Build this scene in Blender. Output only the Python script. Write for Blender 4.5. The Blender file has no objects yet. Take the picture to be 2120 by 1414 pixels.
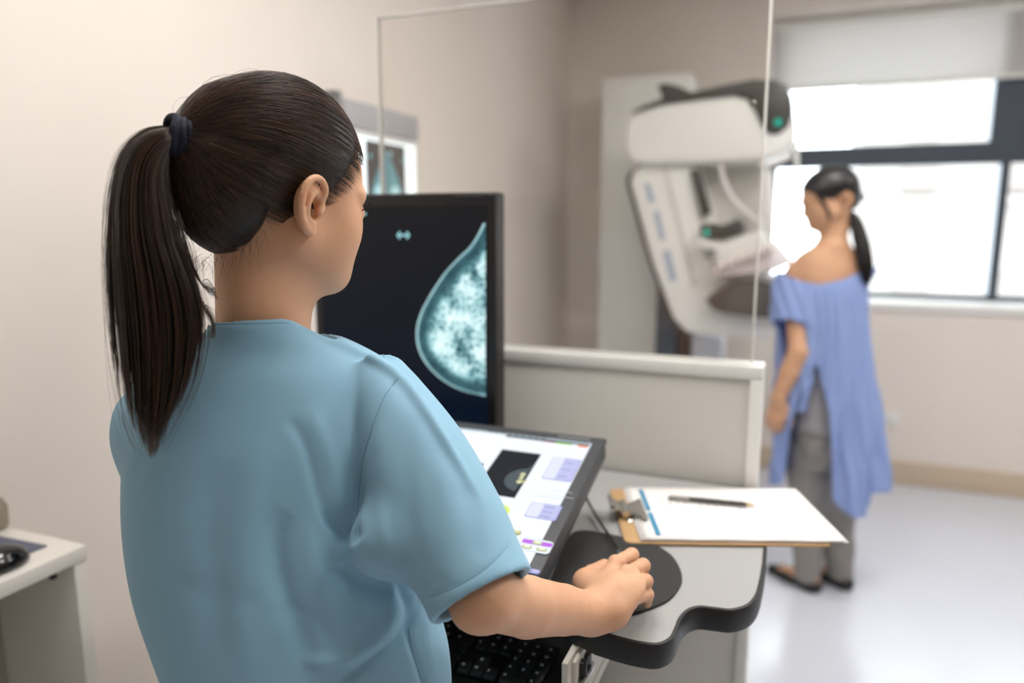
import bpy, bmesh, math, random
import numpy as np
from mathutils import Vector, Matrix
random.seed(7); rng = np.random.default_rng(7)
SC = bpy.context.scene; COL = SC.collection
# ---------------------------------------------------------------- camera frame (metres; room axes: +Y to the window wall, +X right)
FPX = 1500.; CX, CY, CAMH = 1060., 707., 1.42
TH = math.atan(247/FPX); YAW = math.radians(22.1)
FH = np.array([-math.sin(YAW), math.cos(YAW), 0.]); RT = np.array([math.cos(YAW), math.sin(YAW), 0.]); UPW = np.array([0, 0, 1.])
FW = FH*math.cos(TH)-UPW*math.sin(TH); CU = FH*math.sin(TH)+UPW*math.cos(TH); C0 = np.array([0, 0, CAMH])
def ray(x, y): return FW+RT*(x-CX)/FPX-CU*(y-CY)/FPX
def atz(x, y, z): r = ray(x, y); return C0+r*(z-CAMH)/r[2]
def aty(x, y, Y): r = ray(x, y); return C0+r*Y/r[1]
def atx(x, y, X): r = ray(x, y); return C0+r*X/r[0]
def atd(x, y, d): return C0+ray(x, y)*d
cd = bpy.data.cameras.new('camera'); cam = bpy.data.objects.new('camera', cd); COL.objects.link(cam)
cd.sensor_width = 36; cd.lens = FPX/2120*36; cd.clip_start = .02; cd.clip_end = 200
cam.matrix_world = Matrix(((RT[0], CU[0], -FW[0], 0), (RT[1], CU[1], -FW[1], 0), (RT[2], CU[2], -FW[2], CAMH), (0, 0, 0, 1)))
cd.dof.use_dof = True; cd.dof.focus_distance = .80; cd.dof.aperture_fstop = 1.9
SC.camera = cam
SC.view_settings.view_transform = 'Standard'; SC.view_settings.look = 'None'; SC.view_settings.gamma = 1
SC.view_settings.use_curve_mapping = False; SC.view_settings.exposure = 0.3
# ---------------------------------------------------------------- materials
def lin(c):
    return tuple((v/12.92 if v <= .04045 else ((v+.055)/1.055)**2.4) for v in (x/255 for x in c))
MATS = {}
def mat(name, c, rough=.5, metal=0., spec=.5, sss=0., bump=0., bscale=200., var=0., emit=None, es=0., alpha=None, trans=0., coat=0., sheen=0., vscale=6.):
    m = bpy.data.materials.new(name); m.use_nodes = True; nt = m.node_tree; b = nt.nodes['Principled BSDF']
    col = (*lin(c), 1)
    b.inputs['Base Color'].default_value = col; b.inputs['Roughness'].default_value = rough; b.inputs['Metallic'].default_value = metal
    b.inputs['Specular IOR Level'].default_value = spec
    if sss: b.inputs['Subsurface Weight'].default_value = sss; b.inputs['Subsurface Radius'].default_value = (1, .35, .2); b.inputs['Subsurface Scale'].default_value = .008
    if coat: b.inputs['Coat Weight'].default_value = coat
    if sheen: b.inputs['Sheen Weight'].default_value = sheen
    if trans: b.inputs['Transmission Weight'].default_value = trans
    if emit: b.inputs['Emission Color'].default_value = (*lin(emit), 1); b.inputs['Emission Strength'].default_value = es
    if alpha is not None: b.inputs['Alpha'].default_value = alpha
    tc = nt.nodes.new('ShaderNodeTexCoord')
    if var:
        n = nt.nodes.new('ShaderNodeTexNoise'); n.inputs['Scale'].default_value = vscale; n.inputs['Detail'].default_value = 4
        r = nt.nodes.new('ShaderNodeMix'); r.data_type = 'RGBA'; r.inputs[6].default_value = tuple(v*(1-var) for v in col[:3])+(1,); r.inputs[7].default_value = tuple(min(1, v*(1+var)) for v in col[:3])+(1,)
        nt.links.new(tc.outputs['Object'], n.inputs['Vector']); nt.links.new(n.outputs['Fac'], r.inputs[0]); nt.links.new(r.outputs[2], b.inputs['Base Color'])
    if bump:
        n = nt.nodes.new('ShaderNodeTexNoise'); n.inputs['Scale'].default_value = bscale; n.inputs['Detail'].default_value = 3
        u = nt.nodes.new('ShaderNodeBump'); u.inputs['Strength'].default_value = bump; u.inputs['Distance'].default_value = .002
        nt.links.new(tc.outputs['Object'], n.inputs['Vector']); nt.links.new(n.outputs['Fac'], u.inputs['Height']); nt.links.new(u.outputs['Normal'], b.inputs['Normal'])
    MATS[name] = m; return m
# ---------------------------------------------------------------- object helpers
def link(name, me, m=None, parent=None, smooth=False):
    o = bpy.data.objects.new(name, me); COL.objects.link(o)
    if m is not None: me.materials.append(m)
    if smooth: me.shade_smooth()
    if parent is not None: o.parent = parent
    return o
def tag(o, label=None, cat=None, group=None, kind=None):
    if label: o['label'] = label
    if cat: o['category'] = cat
    if group: o['group'] = group
    if kind: o['kind'] = kind
    return o
def empty(name, loc, label, cat, group=None):
    o = bpy.data.objects.new(name, None); COL.objects.link(o); o.location = loc; o.empty_display_size = .1
    o.matrix_world = Matrix.Translation(Vector(loc)); return tag(o, label, cat, group)
def fromarr(name, V, F, m, parent=None, smooth=False, F3=None):
    """V in world metres; stored relative to the parent's place"""
    V = np.asarray(V, float)
    if parent is not None:
        p = parent; off = np.zeros(3)
        while p is not None: off += np.array(p.location); p = p.parent
        V = V-off
    me = bpy.data.meshes.new(name); me.from_pydata(V.tolist(), [], [tuple(int(i) for i in f) for f in F]); me.update()
    return link(name, me, m, parent, smooth)
class MB:
    """collects shapes in world metres, builds ONE mesh object"""
    def __init__(s): s.bm = bmesh.new()
    def add(s, V, F):
        vs = [s.bm.verts.new(tuple(v)) for v in V]
        for f in F:
            try: s.bm.faces.new([vs[i] for i in f])
            except ValueError: pass
        return vs
    def box(s, lo, hi, bev=.0, rot=0., seg=2):
        b = bmesh.new(); bmesh.ops.create_cube(b, size=1)
        c = [(lo[i]+hi[i])/2 for i in range(3)]; d = [abs(hi[i]-lo[i]) for i in range(3)]
        for v in b.verts: v.co = Vector([v.co[i]*d[i] for i in range(3)])
        if bev: bmesh.ops.bevel(b, geom=b.edges[:], offset=min(bev, min(d)*.45), segments=seg, affect='EDGES', profile=.5)
        bmesh.ops.rotate(b, verts=b.verts, cent=(0, 0, 0), matrix=Matrix.Rotation(rot, 3, 'Z'))
        bmesh.ops.translate(b, verts=b.verts, vec=c); s.merge(b); return s
    def merge(s, b):
        me = bpy.data.meshes.new('tmp'); b.to_mesh(me); b.free(); s.bm.from_mesh(me); bpy.data.meshes.remove(me)
    def prism(s, pts, vec, bev=0., seg=2):
        """closed outline pts (world 3d) extruded by vec"""
        b = bmesh.new(); vs = [b.verts.new(tuple(p)) for p in pts]; f = b.faces.new(vs)
        r = bmesh.ops.extrude_face_region(b, geom=[f]); bmesh.ops.translate(b, verts=[g for g in r['geom'] if isinstance(g, bmesh.types.BMVert)], vec=tuple(vec))
        bmesh.ops.recalc_face_normals(b, faces=b.faces)
        if bev:
            v = Vector(vec).normalized(); ed = [e for e in b.edges if abs((e.verts[1].co-e.verts[0].co).normalized().dot(v)) < .5]
            bmesh.ops.bevel(b, geom=ed, offset=bev, segments=seg, affect='EDGES', profile=.5, clamp_overlap=True)
        s.merge(b); return s
    def tube(s, pts, r, n=10, cap=True):
        pts = [np.array(p, float) for p in pts]; rr = r if hasattr(r, '__len__') else [r]*len(pts)
        V = []; F = []; u = None
        for i, p in enumerate(pts):
            t = pts[min(i+1, len(pts)-1)]-pts[max(i-1, 0)]; t /= np.linalg.norm(t)+1e-12
            if u is None: a = np.array([0, 0, 1.]) if abs(t[2]) < .9 else np.array([1., 0, 0]); u = np.cross(t, a)
            u = u-t*np.dot(u, t); u /= np.linalg.norm(u); w = np.cross(t, u)
            for k in range(n): a = 2*math.pi*k/n; V.append(p+rr[i]*(u*math.cos(a)+w*math.sin(a)))
        for i in range(len(pts)-1):
            for k in range(n): F.append((i*n+k, i*n+(k+1) % n, (i+1)*n+(k+1) % n, (i+1)*n+k))
        if cap: F.append(tuple(range(n))[::-1]); F.append(tuple((len(pts)-1)*n+k for k in range(n)))
        s.add(V, F); return s
    def lathe(s, base, prof, n=32, axis=None):
        """prof: (radius, height) pairs round an axis from base"""
        ax = np.array(axis if axis is not None else (0, 0, 1.), float); ax /= np.linalg.norm(ax)
        a = np.array([1., 0, 0]) if abs(ax[0]) < .9 else np.array([0, 1., 0]); u = np.cross(ax, a); u /= np.linalg.norm(u); w = np.cross(ax, u)
        V = []; F = []
        for (r, h) in prof:
            for k in range(n): t = 2*math.pi*k/n; V.append(np.array(base)+ax*h+max(r, 1e-5)*(u*math.cos(t)+w*math.sin(t)))
        for i in range(len(prof)-1):
            for k in range(n): F.append((i*n+k, i*n+(k+1) % n, (i+1)*n+(k+1) % n, (i+1)*n+k))
        F.append(tuple(range(n))[::-1]); F.append(tuple((len(prof)-1)*n+k for k in range(n)))
        s.add(V, F); return s
    def build(s, name, m, parent=None, smooth=False, auto=35):
        bmesh.ops.remove_doubles(s.bm, verts=s.bm.verts, dist=1e-6); bmesh.ops.recalc_face_normals(s.bm, faces=s.bm.faces)
        off = np.zeros(3); p = parent
        while p is not None: off += np.array(p.location); p = p.parent
        bmesh.ops.translate(s.bm, verts=s.bm.verts, vec=tuple(-off))
        me = bpy.data.meshes.new(name); s.bm.to_mesh(me); s.bm.free()
        if smooth or auto:
            me.shade_smooth()
            if auto and not smooth: me.set_sharp_from_angle(angle=math.radians(auto))
        return link(name, me, m, parent)
def rebase(o):
    """put a single-mesh object's origin at the middle of its foot"""
    V = np.array([v.co for v in o.data.vertices]); c = np.array([(V[:, 0].min()+V[:, 0].max())/2, (V[:, 1].min()+V[:, 1].max())/2, V[:, 2].min()])
    o.data.transform(Matrix.Translation(Vector(-c))); o.location = c; return o
def arc(c, r, a0, a1, n, z=None):
    return [(c[0]+r*math.cos(math.radians(a0+(a1-a0)*i/n)), c[1]+r*math.sin(math.radians(a0+(a1-a0)*i/n))) for i in range(n+1)]
def smoothpts(P, n=8, closed=False):
    """Catmull-Rom through points"""
    P = np.array(P, float); N = len(P); out = []
    R = range(N) if closed else range(N-1)
    for i in R:
        p0 = P[(i-1) % N] if closed or i > 0 else P[0]; p1 = P[i]; p2 = P[(i+1) % N]; p3 = P[(i+2) % N] if closed or i+2 < N else P[-1]
        for k in range(n):
            t = k/n; out.append(.5*((2*p1)+(-p0+p2)*t+(2*p0-5*p1+4*p2-p3)*t*t+(-p0+3*p1-3*p2+p3)*t**3))
    if not closed: out.append(P[-1])
    return np.array(out)
# ---------------------------------------------------------------- signed-distance sculpting (numpy) + surface nets
def N3(v): v = np.array(v, float); return v/np.linalg.norm(v)
def smin(a, b, k):
    h = np.clip(.5+.5*(b-a)/k, 0, 1); return b+(a-b)*h-k*h*(1-h)
def smax(a, b, k): return -smin(-a, -b, k)
def s_ell(P, c, r, R=None):
    q = P-np.array(c, np.float32)
    if R is not None: q = q@np.array(R, np.float32).T
    r = np.array(r, np.float32); k0 = np.sqrt(((q/r)**2).sum(1))+1e-9; k1 = np.sqrt(((q/(r*r))**2).sum(1))+1e-9
    return k0*(k0-1)/k1
def s_cone(P, a, b, ra, rb):
    a = np.array(a, np.float32); b = np.array(b, np.float32); d = b-a; L = float(d@d)+1e-12
    q = P-a; t = np.clip(q@d/L, 0, 1); w = q-t[:, None]*d
    return np.sqrt((w*w).sum(1))-(ra+(rb-ra)*t)
def s_chain(P, pts, rad, k=.006):
    f = None
    for i in range(len(pts)-1):
        g = s_cone(P, pts[i], pts[i+1], rad[i], rad[i+1]); f = g if f is None else smin(f, g, k)
    return f
def s_poly(P, pts):
    """distance to a polyline"""
    return s_chain(P, pts, [0.]*len(pts), 1e-6)
def s_loft(P, O, ax, u, rings, ends=True):
    """rings: rows (t, cu, cw, a, b, power) along axis ax from O, u = first cross direction"""
    O = np.array(O, np.float32); ax = N3(ax).astype(np.float32); u = np.array(u, float); u -= np.dot(u, ax)*ax; u = N3(u).astype(np.float32); w = np.cross(ax, u)
    q = P-O; t = q@ax; R = np.array(rings, float); T = R[:, 0]
    I = [cub(t, T, R[:, j]) for j in range(1, 6)]
    x = (q@u-I[0])/I[2]; y = (q@w-I[1])/I[3]; pw = I[4]
    k = (np.abs(x)**pw+np.abs(y)**pw)**(1/pw)
    g = np.sqrt((x/I[2])**2+(y/I[3])**2)+1e-6; rad = np.sqrt(x*x+y*y)+1e-6
    f = (k-1)*rad/g/1.0*.9
    f = np.where(k < .2, -np.minimum(I[2], I[3])*.8, f)
    if ends: f = np.maximum(f, np.maximum(T[0]-t, t-T[-1]))
    return f.astype(np.float32)
def cub(t, T, Y):
    """smooth interpolation of Y(T) (monotone-ish hermite)"""
    T = np.asarray(T, float); Y = np.asarray(Y, float)
    m = np.gradient(Y, T); i = np.clip(np.searchsorted(T, t)-1, 0, len(T)-2); h = T[i+1]-T[i]; s = np.clip((t-T[i])/h, 0, 1)
    return ((2*s**3-3*s**2+1)*Y[i]+(s**3-2*s**2+s)*h*m[i]+(-2*s**3+3*s**2)*Y[i+1]+(s**3-s**2)*h*m[i+1])
def sdf_mesh(f, lo, hi, h, relax=2, B=8, marg=1.6):
    lo = np.array(lo, float); hi = np.array(hi, float); nb = np.ceil((hi-lo)/(h*B)).astype(int)+1; n = nb*B
    ctr = np.stack(np.meshgrid(*[lo[i]+(np.arange(nb[i])+.5)*B*h-.5*h for i in range(3)], indexing='ij'), -1).reshape(-1, 3).astype(np.float32)
    fc = f(ctr); act = np.abs(fc) < B*h*.87*marg
    G = np.repeat(np.repeat(np.repeat(fc.reshape(nb), B, 0), B, 1), B, 2).astype(np.float32)
    ids = np.argwhere(act.reshape(nb)); loc = np.stack(np.meshgrid(*[np.arange(B)]*3, indexing='ij'), -1).reshape(-1, 3)
    for s in range(0, len(ids), 400):
        idx = (ids[s:s+400, None, :]*B+loc[None]).reshape(-1, 3); v = f((lo+idx*h).astype(np.float32)); G[idx[:, 0], idx[:, 1], idx[:, 2]] = v
    S = G < 0
    c = np.zeros(tuple(n-1), np.int8)
    for dx in (0, 1):
        for dy in (0, 1):
            for dz in (0, 1): c += S[dx:n[0]-1+dx, dy:n[1]-1+dy, dz:n[2]-1+dz]
    cells = np.argwhere((c > 0) & (c < 8)); idm = -np.ones(tuple(n-1), np.int32); idm[cells[:, 0], cells[:, 1], cells[:, 2]] = np.arange(len(cells))
    acc = np.zeros((len(cells), 3)); cnt = np.zeros(len(cells))
    cor = [(x, y, z) for x in (0, 1) for y in (0, 1) for z in (0, 1)]
    for a in cor:
        for ax in range(3):
            if a[ax]: continue
            b = list(a); b[ax] = 1
            va = G[cells[:, 0]+a[0], cells[:, 1]+a[1], cells[:, 2]+a[2]]; vb = G[cells[:, 0]+b[0], cells[:, 1]+b[1], cells[:, 2]+b[2]]
            m = (va < 0) != (vb < 0); t = np.where(m, va/(va-vb+1e-20), 0); p = np.tile(np.array(a, float), (len(cells), 1)); p[:, ax] += t
            acc[m] += p[m]; cnt[m] += 1
    V = lo+(cells+acc/cnt[:, None])*h
    F = []
    for ax in range(3):
        a1, a2 = (ax+1) % 3, (ax+2) % 3
        sl0 = [slice(0, n[i]-1) for i in range(3)]; sl1 = list(sl0); sl1[ax] = slice(1, n[ax])
        s0 = S[tuple(sl0)]; s1 = S[tuple(sl1)]; E = np.argwhere(s0 != s1); E = E[(E[:, a1] > 0) & (E[:, a2] > 0)]
        def cid(d1, d2): e = E.copy(); e[:, a1] -= d1; e[:, a2] -= d2; return idm[e[:, 0], e[:, 1], e[:, 2]]
        q = np.stack([cid(0, 0), cid(1, 0), cid(1, 1), cid(0, 1)], 1); ins = s0[E[:, 0], E[:, 1], E[:, 2]]
        q[~ins] = q[~ins][:, ::-1]; F.append(q)
    F = np.concatenate(F); F = F[(F >= 0).all(1)]
    for _ in range(relax):
        A = np.zeros_like(V); K = np.zeros(len(V))
        for j in range(4):
            np.add.at(A, F[:, j], V[F[:, (j+1) % 4]]); np.add.at(A, F[:, (j+1) % 4], V[F[:, j]]); np.add.at(K, F[:, j], 1); np.add.at(K, F[:, (j+1) % 4], 1)
        V = V*.45+.55*A/np.maximum(K, 1)[:, None]
    return V, F
def nmesh(name, V, F, m, parent=None, smooth=True):
    """fast numpy quads -> mesh"""
    off = np.zeros(3); p = parent
    while p is not None: off += np.array(p.location); p = p.parent
    V = (V-off).astype(np.float32); k = F.shape[1]
    me = bpy.data.meshes.new(name); me.vertices.add(len(V)); me.vertices.foreach_set('co', V.ravel())
    me.loops.add(F.size); me.loops.foreach_set('vertex_index', F.astype(np.int32).ravel()); me.polygons.add(len(F)); me.polygons.foreach_set('loop_start', np.arange(0, F.size, k, dtype=np.int32))
    me.update(calc_edges=True); me.validate()
    return link(name, me, m, parent, smooth)
def strands(name, paths, rad, m, parent=None, sides=3):
    """paths: array (n, k, 3) -> one mesh of thin tapered tubes; rad (n,k)"""
    Pn = np.asarray(paths, float); n, k, _ = Pn.shape
    T = np.gradient(Pn, axis=1); T /= np.linalg.norm(T, axis=2, keepdims=True)+1e-9
    a = np.broadcast_to(np.array([.37, -.81, .45]), T.shape); U = np.cross(T, a); U /= np.linalg.norm(U, axis=2, keepdims=True)+1e-9; W = np.cross(T, U)
    V = np.stack([Pn+rad[..., None]*(U*math.cos(2*math.pi*j/sides)+W*math.sin(2*math.pi*j/sides)) for j in range(sides)], 2)
    i, t, j = np.meshgrid(np.arange(n), np.arange(k-1), np.arange(sides), indexing='ij'); j2 = (j+1) % sides
    ix = lambda i, t, j: (i*k+t)*sides+j
    F = np.stack([ix(i, t, j), ix(i, t, j2), ix(i, t+1, j2), ix(i, t+1, j)], -1).reshape(-1, 4)
    return nmesh(name, V.reshape(-1, 3), F, m, parent)
# ================================================================ materials of the place
M_wall = mat('wall_paint', (235, 226, 217), .75, spec=.25, var=.02, bump=.05, bscale=300)
M_wall2 = mat('wall_paint_darkened', (178, 168, 156), .8, var=.02)  # darker colour given to the unseen walls to cut bounced light
M_ceil = mat('ceiling_paint', (240, 236, 230), .9)
M_floor = mat('floor_vinyl', (216, 220, 230), .2, spec=.55, var=.03, bump=.01, bscale=20)
M_base = mat('cove_base', (206, 188, 164), .5)
M_white = mat('white_plastic', (236, 235, 230), .4)
M_wpaint = mat('white_laminate', (232, 228, 220), .45)
M_alu = mat('dark_window_aluminium', (72, 80, 90), .45, metal=.3)
M_black = mat('black_plastic', (22, 22, 23), .42)
M_dgrey = mat('dark_grey_plastic', (66, 68, 72), .5)
M_mgrey = mat('grey_plastic', (140, 138, 134), .5)
M_chrome = mat('chrome', (200, 198, 194), .18, metal=1.)
M_glass = mat('clear_glass', (255, 255, 255), .0, trans=1., spec=.5)
def thin_glass(name, tint=(1, 1, 1), refl=.5, rough=0.):
    m = bpy.data.materials.new(name); m.use_nodes = True; nt = m.node_tree; nt.nodes.clear()
    o = nt.nodes.new('ShaderNodeOutputMaterial'); t = nt.nodes.new('ShaderNodeBsdfTransparent'); g = nt.nodes.new('ShaderNodeBsdfGlossy'); x = nt.nodes.new('ShaderNodeMixShader'); f = nt.nodes.new('ShaderNodeFresnel')
    k = nt.nodes.new('ShaderNodeMath'); k.operation = 'MULTIPLY'; k.inputs[1].default_value = refl
    t.inputs['Color'].default_value = (*tint, 1); g.inputs['Roughness'].default_value = rough; f.inputs['IOR'].default_value = 1.45
    nt.links.new(f.outputs[0], k.inputs[0]); nt.links.new(k.outputs[0], x.inputs[0]); nt.links.new(t.outputs[0], x.inputs[1]); nt.links.new(g.outputs[0], x.inputs[2]); nt.links.new(x.outputs[0], o.inputs[0]); return m
M_pane = thin_glass('window_glass', (.97, .98, .98), .6)
M_lead = thin_glass('lead_glass', (.975, .968, .955), .8)
# ================================================================ room shell
XL, XR, YN, YF, ZC = -1.385, 3.3, -1.7, 4.33, 2.70
YG = YF+.25                                   # plane of the window frames
def structure(name, mb, m): o = mb.build(name, m); o['kind'] = 'structure'; return o
structure('floor', MB().box((XL-.2, YN-.2, -.1), (XR+.2, YG+.25, 0)), M_floor)
structure('ceiling', MB().box((XL-.2, YN-.2, ZC), (XR+.2, YG+.25, ZC+.1)), M_ceil)
structure('wall_left', MB().box((XL-.15, YN-.15, 0), (XL, YG+.2, ZC)), M_wall)
structure('wall_right', MB().box((XR, YN-.15, 0), (XR+.15, YG+.2, ZC)), M_wall2)
structure('wall_near', MB().box((XL, YN-.15, 0), (XR, YN, ZC)), M_wall2)
WX0, WX1, WZ0, WZ1 = -.245, 2.75, 1.0, 2.52
w = MB(); w.box((XL, YF, 0), (WX0, YG+.2, ZC)); w.box((WX1, YF, 0), (XR, YG+.2, ZC)); w.box((WX0, YF, 0), (WX1, YG+.2, WZ0-.045)); w.box((WX0, YF, WZ1), (WX1, YG+.2, ZC))
structure('wall_far', w, M_wall)
structure('trim_sill', MB().box((WX0, YF-.02, WZ0-.045), (WX1, YG+.02, WZ0), .006), M_white)
structure('baseboard_far', MB().box((XL, YF-.012, 0), (XR, YF, .13), .004), M_base)
structure('baseboard_left', MB().box((XL, YN, 0), (XL+.012, YF, .13), .004), M_base)
# window with dark aluminium bars
def wf(x0, x1, z0, z1, y0=YG-.03, y1=YG+.04): return MB().box((x0, y0, z0), (x1, y1, z1), .004)
mx = .925                                     # the mullion
win = MB(); win.box((WX0, YG-.03, WZ0), (WX0+.05, YG+.04, WZ1)); win.box((WX1-.05, YG-.03, WZ0), (WX1, YG+.04, WZ1))
win.box((WX0, YG-.03, WZ0), (WX1, YG+.04, WZ0+.028)); win.box((WX0, YG-.03, WZ1-.05), (WX1, YG+.04, WZ1))
win.box((WX0, YG-.035, 1.725), (WX1, YG+.045, 1.835)); win.box((mx-.022, YG-.04, WZ0), (mx+.022, YG+.05, 1.74)); win.box((mx-.085, YG-.04, 1.74), (mx+.06, YG+.05, WZ1)); win.box((1.85, YG-.04, WZ0), (1.9, YG+.05, WZ1))
structure('window_1', win, M_alu)
g = structure('window_2', MB().box((WX0+.02, YG, WZ0+.02), (WX1-.02, YG+.006, WZ1-.02)), M_pane)
# wide grey leaf of the window, open against the light, right of the mullion
o = tag(wf(mx+.06, 1.86, 1.835, 2.47, YG-.028, YG-.002).build('window_shutter', M_alu), 'dark grey closed shutter panel in the upper right part of the window', 'shutter'); 
# roller blind
M_blind = mat('blind_fabric', (226, 222, 217), .8, bump=.1, bscale=500)
bt = M_blind.node_tree; tr = bt.nodes.new('ShaderNodeBsdfTranslucent'); tr.inputs['Color'].default_value = (.75, .74, .72, 1); mxs = bt.nodes.new('ShaderNodeMixShader'); mxs.inputs[0].default_value = .42
bt.links.new(bt.nodes['Principled BSDF'].outputs[0], mxs.inputs[1]); bt.links.new(tr.outputs[0], mxs.inputs[2]); bt.links.new(mxs.outputs[0], bt.nodes['Material Output'].inputs[0])
yb = YG-.09; bz = 2.155
bl = empty('roller_blind', (.35, yb, bz), 'white roller blind pulled partly down over the top of the window', 'blind')
MB().box((WX0+.01, yb-.001, bz), (.985, yb+.001, 2.47)).build('blind_fabric', M_blind, bl)
MB().box((WX0+.01, yb-.006, bz-.018), (.985, yb+.006, bz+.004), .003).build('bottom_bar', M_white, bl)
MB().tube([(WX0+.005, yb+.01, 2.488), (.985, yb+.01, 2.488)], .028, 16).build('roller_tube', M_white, bl)
# socket on the far wall
p = aty(1846, 866, YF)
so = MB().box((p[0]-.035, YF-.012, p[2]-.04), (p[0]+.035, YF, p[2]+.04), .006); so.box((p[0]-.018, YF-.016, p[2]-.02), (p[0]+.018, YF-.01, p[2]+.02), .004)
tag(rebase(so.build('wall_socket', M_white)), 'small white electrical socket on the wall below the window', 'socket')
# ---------------- unseen ceiling lamps, added and placed to light the room
M_lamp = mat('lamp_diffuser', (255, 252, 246), .6, emit=(255, 251, 247), es=15.)
for (x, y) in ((-.45, .95), (1.2, .95), (.40, 2.15), (2.2, 2.7)):
    l = empty('added_ceiling_lamp', (x, y, ZC), 'flat white square ceiling lamp, added out of view to light the room', 'lamp', 'added square lamps in the ceiling')
    MB().box((x-.31, y-.31, ZC-.03), (x+.31, y+.31, ZC), .003).build('lamp_frame', M_white, l)
    MB().box((x-.285, y-.285, ZC-.036), (x+.285, y+.285, ZC-.03)).build('diffuser', M_lamp, l)
# ---------------- outdoors: sky and the pale house across the street
wd = bpy.data.worlds.new('sky'); SC.world = wd; wd.use_nodes = True; bg = wd.node_tree.nodes['Background']
bg.inputs[0].default_value = (.86, .93, 1, 1); bg.inputs[1].default_value = 7.
M_fac = mat('facade_plaster', (132, 126, 120), .9, var=.05)
M_fwin = mat('facade_window', (112, 104, 98), .3)
hb = empty('street_house', (4, 17, -8), 'pale sunlit apartment house across the street, seen through the window', 'building')
MB().box((.9, 17, -8), (11, 22, 9)).build('facade', M_fac, hb)
for i in range(5):
    for j in range(4):
        x = 1.7+i*1.7; z = -3.2+j*2.6
        q = MB().box((x, 16.93, z), (x+.55, 17.02, z+1.0)); q.build('window', M_fwin, hb)
        MB().box((x-.1, 16.6, z-.2), (x+.9, 17.0, z-.08)).build('balcony_slab', M_fac, hb)
# ================================================================ protective shield: cream panel with glass above
SY0, SY1 = 1.37, 1.415
M_panel = mat('cream_panel', (208, 205, 198), .5)
sh = empty('shield_screen', (-.45, 1.39, 0), 'tall protective shield, cream panel with white edge and clear glass above, behind the monitors', 'screen')
SX0, SX1 = -.87, -.062
MB().box((SX0, SY0, .02), (SX1-.022, SY1, 1.135), .001).build('lower_panel', M_panel, sh)
MB().box((SX0, SY0-.004, 1.135), (SX1, SY1+.012, 1.16), .002).build('top_rail', M_white, sh)
MB().box((SX1-.022, SY0-.004, .02), (SX1, SY1+.012, 1.135), .002).build('edge_post', M_white, sh)
MB().box((SX0, SY0+.014, 1.16), (SX1-.022, SY0+.026, 1.843), .0015).build('glass_pane', M_lead, sh)
MB().box((SX1-.0245, SY0+.013, 1.16), (SX1-.0205, SY0+.027, 1.83), .0015).build('glass_edge', mat('glass_edge', (236, 233, 226), .3), sh)
MB().box((SX0-.0005, SY0+.0138, 1.16), (SX0+.0026, SY0+.0262, 1.843)).box((SX0, SY0+.0138, 1.8425), (SX1-.022, SY0+.0262, 1.8445)).build('glass_edge', MATS['glass_edge'], sh)
M_ring = mat('steel_fitting', (190, 188, 182), .3, metal=1.)
p = aty(1558, 215, SY0+.01)
MB().lathe(p, [(.0045, -.004), (.006, 0), (.0045, .003)], 20, (0, -1, 0)).build('glass_fitting', M_ring, sh)
for s in (SX0+.05, SX1-.12): MB().box((s, SY0-.03, 0), (s+.05, SY1+.25, .02), .004).build('foot', M_white, sh)
# ================================================================ workstation table
Z = .93; T = .03
M_top = mat('grey_laminate', (168, 168, 167), .5, var=.012, bump=.02, bscale=600)
M_edge = mat('black_rubber_edge', (24, 24, 23), .5)
tb = empty('workstation_table', (-.45, 1.1, 0), 'grey height-adjustable worktop with curvy black rubber edge carrying the monitors', 'table')
def wz(x, y): return atz(x, y, Z)[:2]
R = [(-.04, 1.36), wz(1583, 1140), wz(1580, 1172), wz(1574, 1205), wz(1566, 1232), wz(1548, 1252), wz(1515, 1262), wz(1480, 1259), wz(1448, 1256), wz(1424, 1263), wz(1408, 1280), wz(1400, 1300), wz(1388, 1321), wz(1362, 1333), wz(1325, 1330), wz(1282, 1320), wz(1235, 1306)]
sm = smoothpts([np.append(p, 0) for p in R[1:]], 5)[:, :2]
xl, yl = sm[-1]
out = [(SX0+.02, 1.36), (-.04, 1.36)]+[tuple(p) for p in sm]
# the front edge sweeps back to the keyboard bay
out += [(xl-.03, yl+.012), (xl-.07, yl+.045), (xl-.11, yl+.09), (xl-.16, yl+.12), (-.60, yl+.13), (-.66, yl+.10), (-.70, yl+.03), (-.73, yl-.01), (-.86, yl-.01), (-.87, yl+.03), (-.87, 1.36)]
out = out[:-1]+[(-.87, 1.2)]
m = MB(); m.prism([(x, y, Z-T+.0005) for x, y in out], (0, 0, T-.0005)); m.build('worktop', M_top, tb)
# rubber edge band following the outline
def band(pts, off, z0, z1):
    P = np.array(pts); n = len(P); V = []; F = []
    nx = np.roll(P, -1, 0)-np.roll(P, 1, 0); nx /= np.linalg.norm(nx, axis=1, keepdims=True); N = np.stack([nx[:, 1], -nx[:, 0]], 1)
    if sum(P[i, 0]*P[(i+1) % n, 1]-P[(i+1) % n, 0]*P[i, 1] for i in range(n)) < 0: N = -N
    prof = [(-.004, z0), (off*.6, z0), (off, z0+.006), (off, z1-.006), (off*.6, z1), (-.0015, z1+.0008), (-.004, z1-.002)]
    for i in range(n):
        for (o, z) in prof: V.append((P[i, 0]+N[i, 0]*o, P[i, 1]+N[i, 1]*o, z))
    k = len(prof)
    for i in range(n):
        for j in range(k): F.append((i*k+j, ((i+1) % n)*k+j, ((i+1) % n)*k+(j+1) % k, i*k+(j+1) % k))
    return V, F
V, F = band(out, .0035, Z-T-.001, Z+.0002); m = MB(); m.add(V, F); m.build('edge_band', M_edge, tb)
M_steel = mat('painted_steel', (214, 208, 196), .45)
MB().box((-.80, 1.02, .05), (-.70, 1.30, Z-T), .006).build('leg_column', M_steel, tb)
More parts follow.
